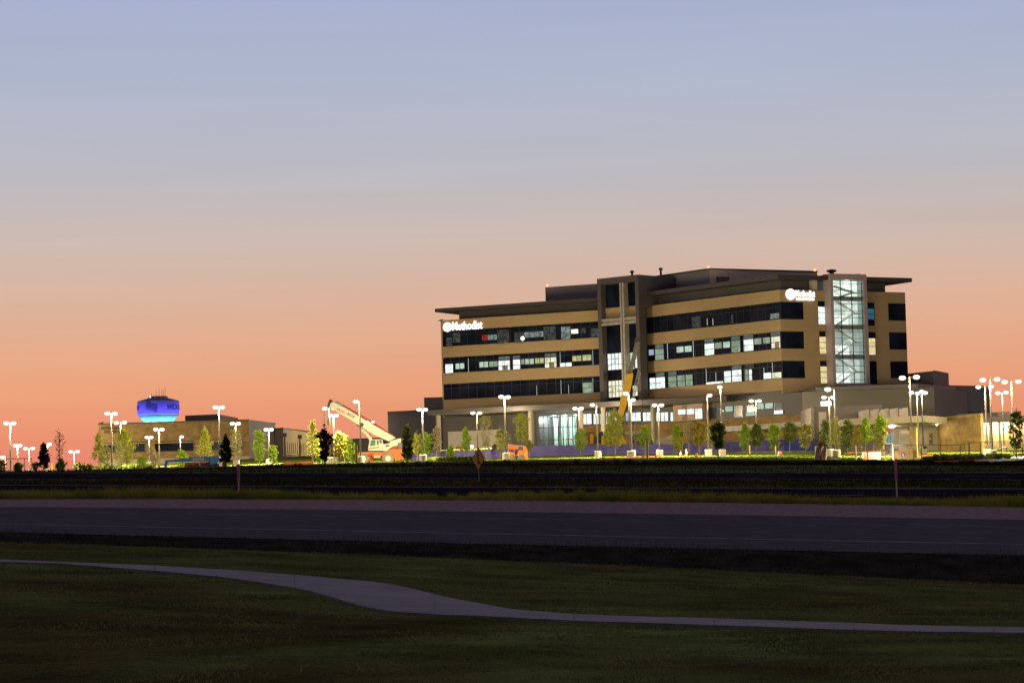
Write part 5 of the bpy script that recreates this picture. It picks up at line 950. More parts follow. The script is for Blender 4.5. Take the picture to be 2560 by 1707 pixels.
# ------------------------------------------------------------------ machines
class Loc:
    def __init__(s, rg, Y): s.rg = rg; s.Y = Y
    def __call__(s, x, y, dy=0): p = at(*s.rg(x,y), s.Y); return (p.x, p.z)
    def P(s, pts): return [s(*p) for p in pts]
    def V(s, x, y, dy=0): p = s(x,y); return (p[0], s.Y+dy, p[1])
# white and orange rough-terrain crane
Yc = 298; Lc = Loc(rD, Yc); cxy = Lc(1330,1310); cr_ = root('mobile_crane', (cxy[0],Yc,T(cxy[0],Yc)), 'white and orange rough terrain crane with its long boom raised to the left', 'crane')
ORG = mat('crane_orange', (.62,.10,.02), .5, var=.08); CREAM = mat('crane_cream', (.50,.50,.37), .45, var=.06); TYRE = mat('tyre_dusty', (.17,.15,.09), .9, var=.25, scale=4); DK = mat('machine_dark', (.04,.035,.03), .6)
m = MB(); m.prism(Lc.P([(975,1195),(1030,1105),(1540,1105),(1600,1060),(1815,1045),(1830,1240),(1690,1265),(1665,1190),(1610,1130),(1500,1128),(1440,1170),(1180,1150),(1040,1130),(1000,1190)]), Yc-1.2, Yc+1.2); m.build('carrier', ORG, cr_)
m = MB(); m.prism(Lc.P([(1180,1150),(1440,1165),(1440,1215),(1180,1215)]), Yc-.6, Yc+.6); m.build('chassis_frame', DK, cr_)
for x, r, y in ((1105,107,1225),(1555,110,1225)):
    s_ = Yc/F/K3; c = Lc(x,y); 
    for sy in (-1.15,1.15):
        m = MB(); m.wheel((c[0],Yc+sy,c[1]), r*s_, .6, 36); m_ = m.build('wheel', TYRE, cr_)
        m = MB(); m.wheel((c[0],Yc+sy,c[1]), r*s_*.45, .66, 20); m.build('rim', CREAM, m_)
        m = MB()
        for k in range(22): a = 2*math.pi*k/22; rr2 = r*s_*1.0; m.box(c[0]+rr2*math.cos(a)-.05,c[0]+rr2*math.cos(a)+.05,Yc+sy-.3,Yc+sy+.3,c[1]+rr2*math.sin(a)-.05,c[1]+rr2*math.sin(a)+.05)
        m.build('tread', TYRE, m_)
m = MB(); 
for y in (1125,1160,1200,1235,1265): a = Lc(1222,y); c = Lc(1278,y+8); m.box(a[0],c[0],Yc-1.35,Yc-1.15,c[1],a[1])
for x in (1220,1270): a = Lc(x,1120); c = Lc(x+8,1272); m.box(a[0],c[0],Yc-1.36,Yc-1.3,c[1],a[1])
m.build('ladder', ORG, cr_)
m = MB(); a = Lc(1290,1190); c = Lc(1415,1190); m.tube([(a[0],Yc-1.0,a[1]),(c[0],Yc-1.0,c[1])], 38*Yc/F/K3, 14); m.build('tank', mat('tank_tan', (.40,.32,.16), .5), cr_)
m = MB(); m.prism(Lc.P([(1188,1078),(1190,1040),(1220,880),(1440,868),(1460,960),(1455,1080)]), Yc-1.25, Yc-.2); cab = m.build('cab', CREAM, cr_)
GLC = mat('cab_glass', (.10,.16,.12), .15)
m = MB(); m.prism(Lc.P([(1222,1000),(1240,890),(1325,885),(1325,978)]), Yc-1.28, Yc-1.26); m.prism(Lc.P([(1350,975),(1345,885),(1380,885),(1385,968)]), Yc-1.28, Yc-1.26); m.prism(Lc.P([(1398,945),(1395,880),(1435,876),(1445,945)]), Yc-1.28, Yc-1.26); m.build('cab_glass', GLC, cab)
m = MB(); m.prism(Lc.P([(1195,1055),(1195,1035),(1390,1003),(1390,1022)]), Yc-1.285, Yc-1.262); m.build('cab_stripe', ORG, cab)
m = MB(); m.prism(Lc.P([(1400,965),(1455,955),(1455,1080),(1400,1080)]), Yc-1.1, Yc+.9); m.build('turntable', mat('crane_tan', (.30,.27,.17), .6), cr_)
m = MB(); m.prism(Lc.P([(1460,1080),(1462,962),(1580,940),(1600,900),(1820,840),(1828,935),(1750,985),(1620,1010),(1520,1090)]), Yc-1.0, Yc+1.0); hs = m.build('superstructure', CREAM, cr_)
m = MB(); m.prism(Lc.P([(1735,930),(1860,925),(1865,1040),(1740,1040)]), Yc-1.25, Yc+1.25); m.build('counterweight', mat('counterweight', (.12,.10,.10), .6), cr_)
m = MB(); m.prism(Lc.P([(1530,1085),(1640,1000),(1735,985),(1720,1040),(1580,1100)]), Yc-1.1, Yc+.8); m.build('rust_panel', mat('rust_brown', (.16,.07,.03), .7), cr_)
m = MB(); m.prism(Lc.P([(470,275),(500,195),(560,190),(1690,840),(1560,905),(1300,790),(860,510)]), Yc-.45, Yc+.45); bm = m.build('boom', CREAM, cr_)
m = MB(); m.prism(Lc.P([(505,192),(560,180),(1100,510),(1088,540)]), Yc-.43, Yc+.43); m.prism(Lc.P([(560,187),(600,165),(720,235),(735,275),(690,262)]), Yc-.3, Yc+.3); m.build('boom_top', mat('boom_grey', (.16,.16,.16), .5), bm)
m = MB(); m.prism(Lc.P([(428,270),(455,170),(480,135),(515,135),(525,200),(500,230),(475,290)]), Yc-.42, Yc+.42); m.build('boom_head', DK, bm)
m = MB(); m.tube([Lc.V(600,170,-.2),Lc.V(1180,500,-.2),Lc.V(1650,800,-.2)], .05, 5); m.tube([Lc.V(720,245,.2),Lc.V(1200,540,.2),Lc.V(1680,850,.2)], .04, 5)
for i in range(12): f = i/11; m.tube([Lc.V(720+930*f,238+560*f,-.2),Lc.V(735+930*f,262+575*f,.2)], .03, 4)
m.build('hose_rail', mat('rail_red', (.20,.04,.03), .5), bm)
m = MB(); m.tube([Lc.V(965,590),Lc.V(1055,668)], .09, 10); m.build('lift_rod', mat('chrome', (.35,.33,.28), .2, .8), bm); m = MB(); m.tube([Lc.V(1050,662),Lc.V(1235,875)], .2, 12); m.build('lift_cylinder', CREAM, cr_)
m = MB(); a = Lc(1062,600); m.wheel((a[0],Yc-.46,a[1]), .24, .06, 18); m.build('boom_pin', DK, bm)
m = MB(); m.tube([Lc.V(370,330),Lc.V(370,600)], .025, 5); a = Lc.V(370,605); m.ell(a, .18,.12,.18); m.tube([Lc.V(370,620),Lc.V(372,680),Lc.V(392,715),Lc.V(400,690)], .045, 6); m.tube([Lc.V(470,270),Lc.V(370,330)], .025, 5); m.build('hook_line', DK, cr_)
m = MB(); m.prism(Lc.P([(432,590),(425,520),(448,480),(466,490),(466,600),(450,620)]), Yc-.15, Yc+.15); m.tube([Lc.V(448,280),Lc.V(448,490)], .02, 4); m.build('hook_block', mat('hook_green', (.16,.20,.08), .6), cr_)
def decal(txt, rg, Y, x0, y0, x1, y1, hpx, m_, parent, dy, nm='lettering'):
    a = at(*rg(x0,y0),Y); c = at(*rg(x1,y1),Y); d = Vector((c.x-a.x,0,c.z-a.z)); Ln = d.length; d.normalize(); n_ = Vector((0,-1,0)); u_ = d.cross(n_)*-1; u_ = Vector((-d.z,0,d.x)); M4 = Matrix.Identity(4); M4.col[0] = (*d,0); M4.col[1] = (*u_,0); M4.col[2] = (0,-1,0,0); M4.col[3] = (a.x,Y+dy,a.z,1)
    wd, ht = text_width(txt, 1); hh2 = hpx*Y/F/K3; sz = hh2/ht; text_mesh(txt, sz, nm, m_, parent, M4, .004, bold=sz*.02, xs=Ln/(wd*sz))
decal('Link-Belt', rD, Yc, 600, 318, 742, 395, 48, mat('decal_red', (.45,.03,.03), .5), bm, -.46); decal('\u2022 BIGGE', rD, Yc, 765, 400, 925, 478, 40, DK, bm, -.46); decal('8080', rD, Yc, 1502, 1008, 1576, 1008, 44, DK, hs, -1.01)
# yellow boom crane behind the fence
Yy = 362; Ly = Loc(r5, Yy); YEL = mat('crane_yellow', (.60,.33,.01), .5, var=.08); a = Ly(400,970); yc = root('mobile_crane', (a[0],Yy,T(a[0],Yy)), 'yellow telescopic crane with a steep dark tipped boom before the cross tower', 'crane')
m = MB(); m.prism(Ly.P([(398,720),(400,640),(425,480),(475,280),(500,165),(508,145),(562,140),(578,175),(560,290),(490,560),(430,735)]), Yy-.45, Yy+.45); yb_ = m.build('boom', YEL, yc)
m = MB(); L2 = Loc(r2, Yy); m.prism(L2.P([(520,1365),(600,1020),(640,1000),(655,1010),(645,1080),(565,1370)]), Yy-.28, Yy+.28); m.build('inner_boom', mat('boom_steel', (.13,.12,.09), .5), yb_)
m = MB(); m.prism(L2.P([(590,1015),(605,965),(635,950),(668,985),(668,1020),(655,1010),(630,1005),(610,1025)]), Yy-.3, Yy+.3); m.build('boom_head', DK, yb_)
m = MB(); m.prism(Ly.P([(502,160),(510,143),(562,140),(560,158)]), Yy-.47, Yy+.47); m.build('boom_collar', DK, yb_)
m = MB(); m.tube([L2.V(668,1020),L2.V(675,1200),Ly.V(690,640),Ly.V(686,700)], .03, 4); m.ell(Ly.V(687,690), .12,.12,.3); m.build('hook_line', DK, yc)
m = MB(); A_ = [(640,110),(585,330),(565,440)]; B_ = [(665,150),(620,310),(592,440)]
for k, dy in ((0,-.35),(1,.35)): m.tube([Ly.V(x,y,dy) for x, y in A_], .04, 4); m.tube([Ly.V(x,y,dy) for x, y in B_], .04, 4)
for i in range(11):
    f = i/11; g_ = (i+1)/11; ax = lambda q, P_: (np.interp(q,[0,.6,1],[p[0] for p in P_]), np.interp(q,[0,.6,1],[p[1] for p in P_])); p = ax(f,A_); q = ax(g_,B_); m.tube([Ly.V(*p,-.35),Ly.V(*q,-.35)], .025, 3); p = ax(f,B_); q = ax(g_,A_); m.tube([Ly.V(*p,.35),Ly.V(*q,.35)], .025, 3)
m.build('lattice_jib', mat('lattice_grey', (.30,.30,.26), .5), yc)
m = MB(); m.tube([Ly.V(455,700),Ly.V(540,440)], .13, 8); m.tube([Ly.V(462,860),Ly.V(460,690)], .1, 6); m.build('lift_cylinder', DK, yc)
m = MB(); m.prism(Ly.P([(205,975),(207,890),(262,885),(300,905),(455,905),(495,975),(490,1040),(205,1040)]), Yy-1.2, Yy+1.2); m.build('carrier', YEL, yc)
m = MB(); m.prism(Ly.P([(265,900),(270,830),(330,800),(400,700),(440,735),(470,800),(480,905)]), Yy-1.0, Yy+1.0); m.build('superstructure', mat('machine_olive', (.10,.08,.05), .6), yc)
for x in (250,330,430):
    c = Ly(x,1045); m = MB(); m.wheel((c[0],Yy-1.1,c[1]), .6, .5, 20); m.build('wheel', TYRE, yc)
m = MB(); a = Ly(165,975); 
yl = Ly.P([(85,975),(60,880),(75,865),(110,870),(115,975)]); e2 = root('excavator', (yl[0][0],Yy+2,T(yl[0][0],Yy)), 'small yellow excavator partly hidden left of the yellow crane', 'excavator')
m = MB(); m.prism(Ly.P([(60,975),(20,860),(60,835),(120,840),(135,905),(130,985)]), Yy+1.2, Yy+3); m.build('body', mat('excavator_brown', (.16,.10,.03), .7), e2)
m = MB(); m.prism(Ly.P([(75,980),(70,880),(95,860),(115,875),(112,980)]), Yy+1.0, Yy+1.2); m.build('arm', YEL, e2); m = MB(); m.prism(Ly.P([(125,975),(135,900),(205,830),(230,840),(215,975)]), Yy+1.1, Yy+3); m.build('cab', DK, e2)
m = MB(); m.prism(Ly.P([(10,1080),(15,985),(135,985),(140,1080)]), Yy+1.1, Yy+3.1); m.build('track', DK, e2)
# flatbed trailer and rubble pile behind fence
a = Ly(620,860); tl = root('flatbed_trailer', (a[0],Yy+4,T(a[0],Yy)), 'pale flat trailer bed stored behind the purple fence', 'trailer')
m = MB(); m.prism(Ly.P([(470,868),(475,835),(765,818),(768,845),(560,865)]), Yy+3, Yy+5); m.build('bed', mat('trailer_tan', (.36,.31,.20), .7), tl)
m = MB(); m.prism(Ly.P([(560,890),(700,850),(800,880),(830,975),(830,1050),(550,1050)]), Yy+3.1, Yy+4.9); m.build('frame', DK, tl)
a = Ly(940,940); sl_ = root('concrete_slab_stack', (a[0],Yy+2,T(a[0],Yy)), 'tilted grey ramp slab leaning behind the purple fence', 'slab')
m = MB(); m.prism(Ly.P([(840,975),(850,930),(1050,875),(1060,925),(960,960)]), Yy+1, Yy+3); m.prism(Ly.P([(845,1040),(840,975),(1060,945),(1060,1040)]), Yy+1.1, Yy+2.9); m.build('slab', mat('slab_grey', (.26,.22,.17), .8), sl_)
# orange telehandler
rg_t = reg(1240,1080,11.76); Yt = 305; Lt = Loc(rg_t, Yt); a = Lt(640,790); th = root('telehandler', (a[0],Yt,T(a[0],Yt)), 'bright orange telehandler forklift parked beside the tall twin lamp', 'forklift')
ORT = mat('telehandler_orange', (.78,.17,.015), .5, var=.06)
m = MB(); m.prism(Lt.P([(790,410),(870,420),(935,560),(945,790),(830,800),(800,620)]), Yt-.9, Yt+.9); m.build('rear_body', ORT, th)
m = MB(); m.prism(Lt.P([(845,610),(910,600),(915,720),(850,725)]), Yt-.93, Yt-.9); m.build('grille', mat('grille_tan', (.35,.28,.12), .6), th)
m = MB(); m.prism(Lt.P([(330,380),(330,365),(780,405),(780,425)]), Yt-.85, Yt+.85); cb = m.build('cab_roof', mat('cab_roof_pink', (.75,.45,.35), .6), th)
m = MB(); m.prism(Lt.P([(380,400),(640,425),(700,450),(640,500),(400,495),(375,440)]), Yt-.6, Yt+.6); m.build('boom', ORT, th)
m = MB()
for x in (365,535): m.tube([Lt.V(x,400,-.75),Lt.V(x,620,-.75)], .04, 5)
m.build('cab_post', ORT, th)
m = MB(); m.prism(Lt.P([(345,700),(350,620),(400,590),(530,600),(545,660),(620,690),(640,560),(720,520),(800,560),(800,780),(660,780),(640,700),(500,690),(420,740)]), Yt-.8, Yt+.8); m.build('chassis', ORT, th)
m = MB(); m.tube([Lt.V(585,630,-.85),Lt.V(700,430,-.85)], .08, 6); m.build('lift_ram', DK, th)
for x in (470,745): c = Lt(x,770); m = MB(); m.wheel((c[0],Yt-.7,c[1]), .42, .4, 20); m.build('wheel', TYRE, th)
# black work truck behind the left fence part
Lk = Loc(rg_t, 338); a = Lk(30,640); bt = root('work_truck', (Lk(0,640)[0],338,T(Lk(0,640)[0],338)), 'dark truck with pipework parked left of the orange forklift', 'truck')
Lk4 = Loc(r4, 338); m = MB(); m.prism(Lk4.P([(755,1135),(750,1070),(800,1060),(800,1010),(830,985),(870,1000),(875,1140)]), 337.2, 338.8); m.build('body', DK, bt)
m = MB(); m.prism(Lk4.P([(745,1110),(748,1095),(875,1080),(875,1095)]), 337.0, 337.19); m.build('bumper', mat('steel_pale', (.30,.30,.28), .5), bt)
for x in (775,850): c = Lk4(x,1142); m = MB(); m.wheel((c[0],337.3,c[1]), .45, .4, 18); m.build('wheel', DK, bt)
# red rear-light trailer
a = Lk4(395,1020); rd = root('road_roller', (Lk4(480,1060)[0],342,T(Lk4(480,1060)[0],342)), 'low dark vehicle with a red tailboard and one warm lamp behind the bushes', 'vehicle')
m = MB(); m.prism(Lk4.P([(370,1035),(368,1010),(455,1008),(460,1035)]), 341.5, 343); m.build('tailboard', mat('tailboard_red', (.55,.03,.02), .5), rd)
m = MB(); m.prism(Lk4.P([(430,1090),(440,1060),(690,1068),(690,1150),(430,1150)]), 341.4, 343.2); m.build('body', mat('roller_brown', (.20,.07,.05), .6), rd); m = MB(); m.ell(Lk4.V(562,1014), .24,.2,.22); m.build('headlight', HEAD, rd)
m = MB(); m.tube([Lk4.V(562,1025),Lk4.V(562,1070)], .05, 5); m.build('lamp_mast', DK, rd)
# blue boom lift
rg_b = reg(400,1080,11.76); Yb = 262; Lb = Loc(rg_b, Yb); a = Lb(1500,1000); bl_ = root('boom_lift', (a[0],Yb,T(a[0],Yb)), 'long light blue boom lift folded low in front of the office building', 'boom lift')
BLU = mat('lift_blue', (.08,.28,.62), .5, var=.06)
m = MB(); m.prism(Lb.P([(160,870),(165,820),(420,815),(430,790),(640,790),(650,770),(880,755),(900,735),(1540,712),(1540,830),(1360,850),(870,862),(650,870),(430,870),(230,880)]), Yb-.3, Yb+.3); bb_ = m.build('boom', BLU, bl_)
m = MB(); m.prism(Lb.P([(120,1060),(150,900),(165,822),(245,822),(215,960),(160,1060)]), Yb-.25, Yb+.25); m.build('jib', BLU, bl_)
m = MB(); m.prism(Lb.P([(1500,1000),(1490,900),(1520,760),(1560,712),(1690,708),(1755,720),(1760,800),(1700,990)]), Yb-1.0, Yb+1.0); m.build('turret', mat('lift_blue_pale', (.13,.32,.64), .5), bl_)
m = MB(); m.prism(Lb.P([(975,838),(985,762),(1300,755),(1305,830)]), Yb-.33, Yb-.31); m.build('name_plate', WHITE, bb_); decal('Genie', rg_b, Yb, 1010, 825, 1260, 820, 30, mat('decal_grey', (.25,.22,.18), .5), bb_, -.34)
m = MB(); m.tube([Lb.V(1415,980,-.5),Lb.V(1560,760,-.5)], .1, 8); m.build('lift_cylinder', DK, bl_)
m = MB(); m.prism(Lb.P([(1360,1060),(1380,960),(1720,960),(1760,1060)]), Yb-1.1, Yb+1.1); m.build('chassis', DK, bl_)
for x in (1420,1680): c = Lb(x,1030); m = MB(); m.wheel((c[0],Yb-1.1,c[1]), .38, .35, 18); m.build('wheel', DK, bl_)
m = MB()
for x in (1000,1040,1190): m.tube([Lb.V(x if x > 1100 else 975,1010,-.9),Lb.V(1050 if x < 1100 else 1180,850,-.9)], .035, 5)
m.tube([Lb.V(1180,850,-.9),Lb.V(1225,1000,-.9)], .035, 5); m.build('work_frame', mat('frame_white', (.6,.58,.5), .5), bl_)
# orange troughs / barriers
def bar(rg, Y, pts, th_, label, m_, name='orange_barrier', cat='barrier', ribs=0):
    L_ = Loc(rg, Y); P_ = L_.P(pts); x0 = min(p[0] for p in P_); x1 = max(p[0] for p in P_); rt = root(name, ((x0+x1)/2,Y,T((x0+x1)/2,Y)), label, cat); m = MB(); m.prism(P_, Y-th_, Y+th_); m.build('panel', m_, rt)
    if ribs:
        m = MB(); zt = max(p[1] for p in P_); zb = min(p[1] for p in P_)
        for i in range(ribs+1): x = x0+(x1-x0)*i/ribs; m.box(x-.04,x+.04,Y-th_-.06,Y-th_-.002,zb,zb+(zt-zb)*.93)
        m.build('rib', m_, rt)
    return rt
OB = mat('barrier_orange', (.62,.16,.04), .6, var=.08)
bar(rg_b, 268, [(760,1080),(760,915),(1500,880),(1510,1080)], .5, 'orange skip container under the blue boom lift', OB, 'skip_container', 'container', 7)
bar(rg_b, 268, [(1840,1010),(1840,885),(1930,880),(1940,1010)], .4, 'short orange box just right of the blue boom lift', OB, 'orange_box', 'box')
bar(rC, 300, [(1670,1345),(1670,1300),(2220,1268),(2225,1345)], .12, 'long orange plastic barrier row in front of the rear wing', OB, ribs=14)
# ------------------------------------------------------------------ posts, cones, barricades
def ypost(rg, x, y0, y1, label, Y=None, w=.09):
    px, pt = rg(x,y0); _, pb_ = rg(x,y1)
    if Y is None: Y = ghit(px,pb_,200,400,280).y
    p = at(px,pt,Y); m = MB(); zb = T(p.x,Y); m.lathe((p.x,Y,zb), [(w,-.1),(w,p.z-zb-.05),(w*.6,p.z-zb)], 12); o = m.build('yellow_post', mat('yellow_post_paint', (.75,.58,.02), .45, var=.05), smooth=False); tag(o, label, 'post', 'tall yellow posts'); return o
ypost(r5,740,928,1172,'free standing tall yellow post in front of the purple screens',w=.11)
ypost(rD,957,965,1312,'tall yellow post left of the crane front wheel',w=.13)
ypost(rA,958,1298,1450,'small distant yellow post right of the dark red tree',Y=240,w=.1)
ypost(r5,1948,1000,1072,'short yellow post between two trees near the blue screens',Y=322,w=.08)
ypost(r5,2252,1000,1065,'short yellow post under the light green tree',Y=322,w=.08)
CONEM = mat('cone_orange', (.80,.13,.02), .5)
def cone(x, y0, y1, r, label, tall=False):
    px, pt = r5(x,y0); _, pb_ = r5(x,y1); Y = ghit(px,pb_,200,400,300).y; p = at(px,pt,Y); zb = T(p.x,Y); h = p.z-zb; rt = root('traffic_cone', (p.x,Y,zb), label, 'traffic cone', 'orange cones by the bare tree')
    m = MB(); m.lathe((p.x,Y,zb), [(r*1.5,0),(r*1.5,.06),(r,.065),(r*.35,h)], 14); m.build('cone_body', CONEM, rt)
    for f in ((.45,.55),(.68,.78)): m = MB(); rad = lambda q: r+(r*.35-r)*q+.012; m.lathe((p.x,Y,zb), [(rad(f[0]),h*f[0]),(rad(f[1]),h*f[1])], 14); m.build('reflective_band', WHITE, rt)
cone(1203,1038,1128,.16,'tallest slim orange channelizer cone beside the bare forked tree'); cone(1326,1090,1142,.2,'small wide orange cone right of the bare forked tree'); cone(1137,1075,1130,.16,'orange cone half hidden under the yellow green column tree')
BARW = mat('barricade_white', (.75,.62,.50), .6)
def barricade(x0, x1, y0, y1, label, rg=r5, Y=None):
    px, pb_ = rg((x0+x1)/2,y1)
    if Y is None: Y = ghit(px,pb_,200,400,300).y
    L_ = Loc(rg,Y); a = L_(x0,y0); c = L_(x1,y1); rt = root('barricade', ((a[0]+c[0])/2,Y,T(a[0],Y)), label, 'barricade', 'folding barricades on the lawn')
    for x in (x0,x1):
        for s_ in (-1,1): q = L_(x,y0); e = L_(x+s_*12,y1); m = MB(); m.tube([(q[0],Y,q[1]),(e[0],Y+s_*.15,e[1])], .05, 4); m.build('leg', BARW if x == x0 else OB, rt)
    m = MB(); q = L_(x0,y0+8); e = L_(x1,y0+20); m.box(q[0],e[0],Y-.03,Y+.03,e[1],q[1]); m.build('board', BARW, rt)
barricade(698,845,1103,1160,'white and orange folding barricade right of the paired lamps'); barricade(2290,2330,1072,1120,'small folding barricade on the lawn above the rail',Y=315); barricade(410,425,1072,1120,'narrow barricade left of the blue screens end',r6,300)
# stop sign
Ys = 212; Ls = Loc(reg(2020,1050,11.76), Ys); c = Ls(375,725); b0 = Ls(390,1300); ss = root('stop_sign', (b0[0],Ys,T(b0[0],Ys)), 'small red stop sign on a red post before the white banner', 'stop sign')
R8 = 76*Ys/F/11.76; m = MB(); m.prism([(c[0]+R8*math.cos(math.pi/8+k*math.pi/4), c[1]+R8*math.sin(math.pi/8+k*math.pi/4)) for k in range(8)], Ys-.02, Ys+.01); pl = m.build('sign_plate', mat('stop_red', (.30,.012,.02), .5), ss)
M4 = Matrix.Identity(4); M4.col[0] = (1,0,0,0); M4.col[1] = (0,0,1,0); M4.col[2] = (0,-1,0,0); wd, ht = text_width('STOP',1); sz = .17/ht; M4.col[3] = (c[0]-wd*sz*.45,Ys-.025,c[1]-.085,1); text_mesh('STOP', sz, 'lettering', mat('sign_white', (.5,.4,.4), .5), pl, M4, .003, xs=.9)
m = MB(); m.tube([(c[0],Ys+.04,c[1]-R8*.6),(b0[0],Ys+.04,T(b0[0],Ys)+.35)], .045, 8); m.lathe((b0[0],Ys+.04,T(b0[0],Ys)), [(.12,-.1),(.11,.1),(.05,.4)], 12); m.build('post', mat('post_red', (.28,.015,.02), .6), ss)
# diamond merge sign
Ym = 131; dc = at(1196,1146.5,Ym); ms = root('merge_sign', (dc.x,Ym,T(dc.x,Ym)), 'orange yellow diamond road sign with a black merging arrow', 'road sign')
hw_ = 29*Ym/F; ang = math.radians(55); M4 = Matrix.Translation(dc) @ Matrix.Rotation(-ang,4,'Z') @ Matrix(((1,0,0,0),(0,0,-1,0),(0,1,0,0),(0,0,0,1)))
def plate(poly_, z0, z1, nm, mt, par):
    m = MB(); n = len(poly_); m.v = [tuple(M4 @ Vector((x,y,z0))) for x, y in poly_]+[tuple(M4 @ Vector((x,y,z1))) for x, y in poly_]; m.f = [tuple(range(n))[::-1], tuple(range(n,2*n))]+[(i,(i+1)%n,(i+1)%n+n,i+n) for i in range(n)]; return m.build(nm, mt, par)
SY = mat('sign_amber', (.85,.42,.02), .6, var=.04); pl = plate([(0,-hw_),(hw_,0),(0,hw_),(-hw_,0)], -.01, .01, 'sign_plate', DK, ms); q = hw_*.94; plate([(0,-q),(q,0),(0,q),(-q,0)], .011, .014, 'sign_face', SY, pl)
s_ = hw_/29; plate([(-3.0*s_,-15*s_),(2.4*s_,-15*s_),(2.4*s_,9*s_),(6.5*s_,8*s_),(0,17*s_),(-6.5*s_,8*s_),(-3*s_,9*s_)], .015, .018, 'arrow', DK, pl); plate([(2.4*s_,-3*s_),(2.4*s_,-9*s_),(9*s_,-15*s_),(11*s_,-12*s_)], .015, .0182, 'arrow_branch', DK, pl)
m = MB(); m.tube([(dc.x,Ym+.05,T(dc.x,Ym)-.2),(dc.x,Ym+.05,dc.z-hw_*.2)], .03, 6); m.build('post', MATS['galvanised'], ms)
# marker posts
def marker(px, yt, Y, label, red):
    p = at(px,yt,Y); zb = T(p.x,Y); rt = root('marker_post', (p.x,Y,zb), label, 'marker post', 'flexible roadside marker posts'); h = p.z-zb
    m = MB(); m.ext([(p.x-.055,Y-.01),(p.x+.055,Y-.01),(p.x+.055,Y+.01),(p.x-.055,Y+.01)], zb+h*.5, p.z); m.build('reflector_panel', mat('marker_mauve', (.75,.22,.28), .5), rt)
    m = MB(); m.tube([(p.x+.01,Y,zb-.1),(p.x,Y,zb+h*.5)], .03, 6); m.build('stem', mat('marker_stem', (.75,.55,.55), .6), rt)
marker(595.5,1160,99.3,'mauve flexible marker post on the left, in front of the office',True); marker(2239,1147,107.5,'mauve flexible marker post on the right, below the directory sign',True)
# directory sign
rg_s = reg(2200,1050,11.76); Yd = 225; Ld = Loc(rg_s, Yd); a = Ld(650,1230); ds = root('directory_sign', (a[0],Yd,T(a[0],Yd)), 'tall stone and tan panel directory sign with a blue banner', 'sign')
m = MB(); m.prism(Ld.P([(385,1260),(390,905),(945,900),(945,1260)]), Yd-.5, Yd+.5); m.build('stone_base', stone('sign_stone', (.60,.38,.12), (.48,.29,.08), (.38,.25,.1), 1, .6, .22), ds)
m = MB(); m.prism(Ld.P([(385,905),(390,260),(430,200),(560,200),(565,905)]), Yd-.3, Yd+.3); m.build('left_pier', mat('sign_taupe', (.30,.26,.19), .6), ds)
pn = MB(); pn.prism(Ld.P([(530,905),(535,290),(845,290),(860,905)]), Yd-.45, Yd+.2); pnl = pn.build('panel', mat('sign_tan', (.42,.37,.26), .6, var=.04), ds)
m = MB(); m.prism(Ld.P([(845,905),(845,240),(860,205),(935,205),(945,905)]), Yd-.35, Yd+.35); m.build('stone_pier', MATS['sign_stone'], ds)
m = MB(); m.prism(Ld.P([(430,262),(430,200),(935,200),(935,235),(700,235),(690,262)]), Yd-.34, Yd+.36); m.build('cap', mat('sign_cap', (.22,.18,.14), .6), ds)
m = MB(); m.prism(Ld.P([(590,400),(590,305),(840,305),(842,400)]), Yd-.47, Yd-.452); m.build('header_plate', mat('sign_cream', (.60,.52,.36), .6), pnl)
for y in (505,600,690,770): m = MB(); a = Ld(540,y); c = Ld(855,y+4); m.box(a[0],c[0],Yd-.46,Yd-.452,c[1],a[1]); m.build('groove', mat('groove', (.25,.21,.15), .7), pnl)
def flat(txt, L_, x0, x1, yb2, yt2, m_, par, dy, nm='lettering'):
    a = L_(x0,yb2); c = L_(x1,yt2); wd, ht = text_width(txt,1); sz = (c[1]-a[1])/ht; M4 = Matrix.Identity(4); M4.col[1] = (0,0,1,0); M4.col[2] = (0,-1,0,0); M4.col[3] = (a[0],L_.Y+dy,a[1],1); text_mesh(txt, sz, nm, m_, par, M4, .003, xs=(c[0]-a[0])/(wd*sz))
flat('Entrance', Ld, 635, 785, 478, 440, MATS['groove'], pnl, -.456); flat('Emergency', Ld, 580, 765, 575, 530, MATS['groove'], pnl, -.456)
for y in (460,555):
    m = MB(); m.prism(Ld.P([(805,y),(820,y-22),(828,y-22),(818,y-4),(830,y-4),(830,y+4),(818,y+4),(828,y+22),(820,y+22)]), Yd-.458, Yd-.452); m.build('arrow', MATS['groove'], pnl)
PUR = mat('banner_blue', (.07,.07,.38), .6); m = MB(); n = 24; m.prism([Ld(650+50*math.cos(2*math.pi*k/n), 1025+85*math.sin(2*math.pi*k/n)) for k in range(n)][::-1], Yd-.53, Yd-.51); bn = m.build('banner_emblem', PUR, ds)
m = MB(); m.prism([Ld(653+22*math.cos(2*math.pi*k/n), 1035+62*math.sin(2*math.pi*k/n)) for k in range(n)][::-1], Yd-.54, Yd-.531); m.build('emblem_inner', WHITE, bn)
flat('Methodist', Ld, 675, 860, 1035, 955, PUR, bn, -.52); flat('MIDLOTHIAN', Ld, 690, 855, 1110, 1082, PUR, bn, -.52)
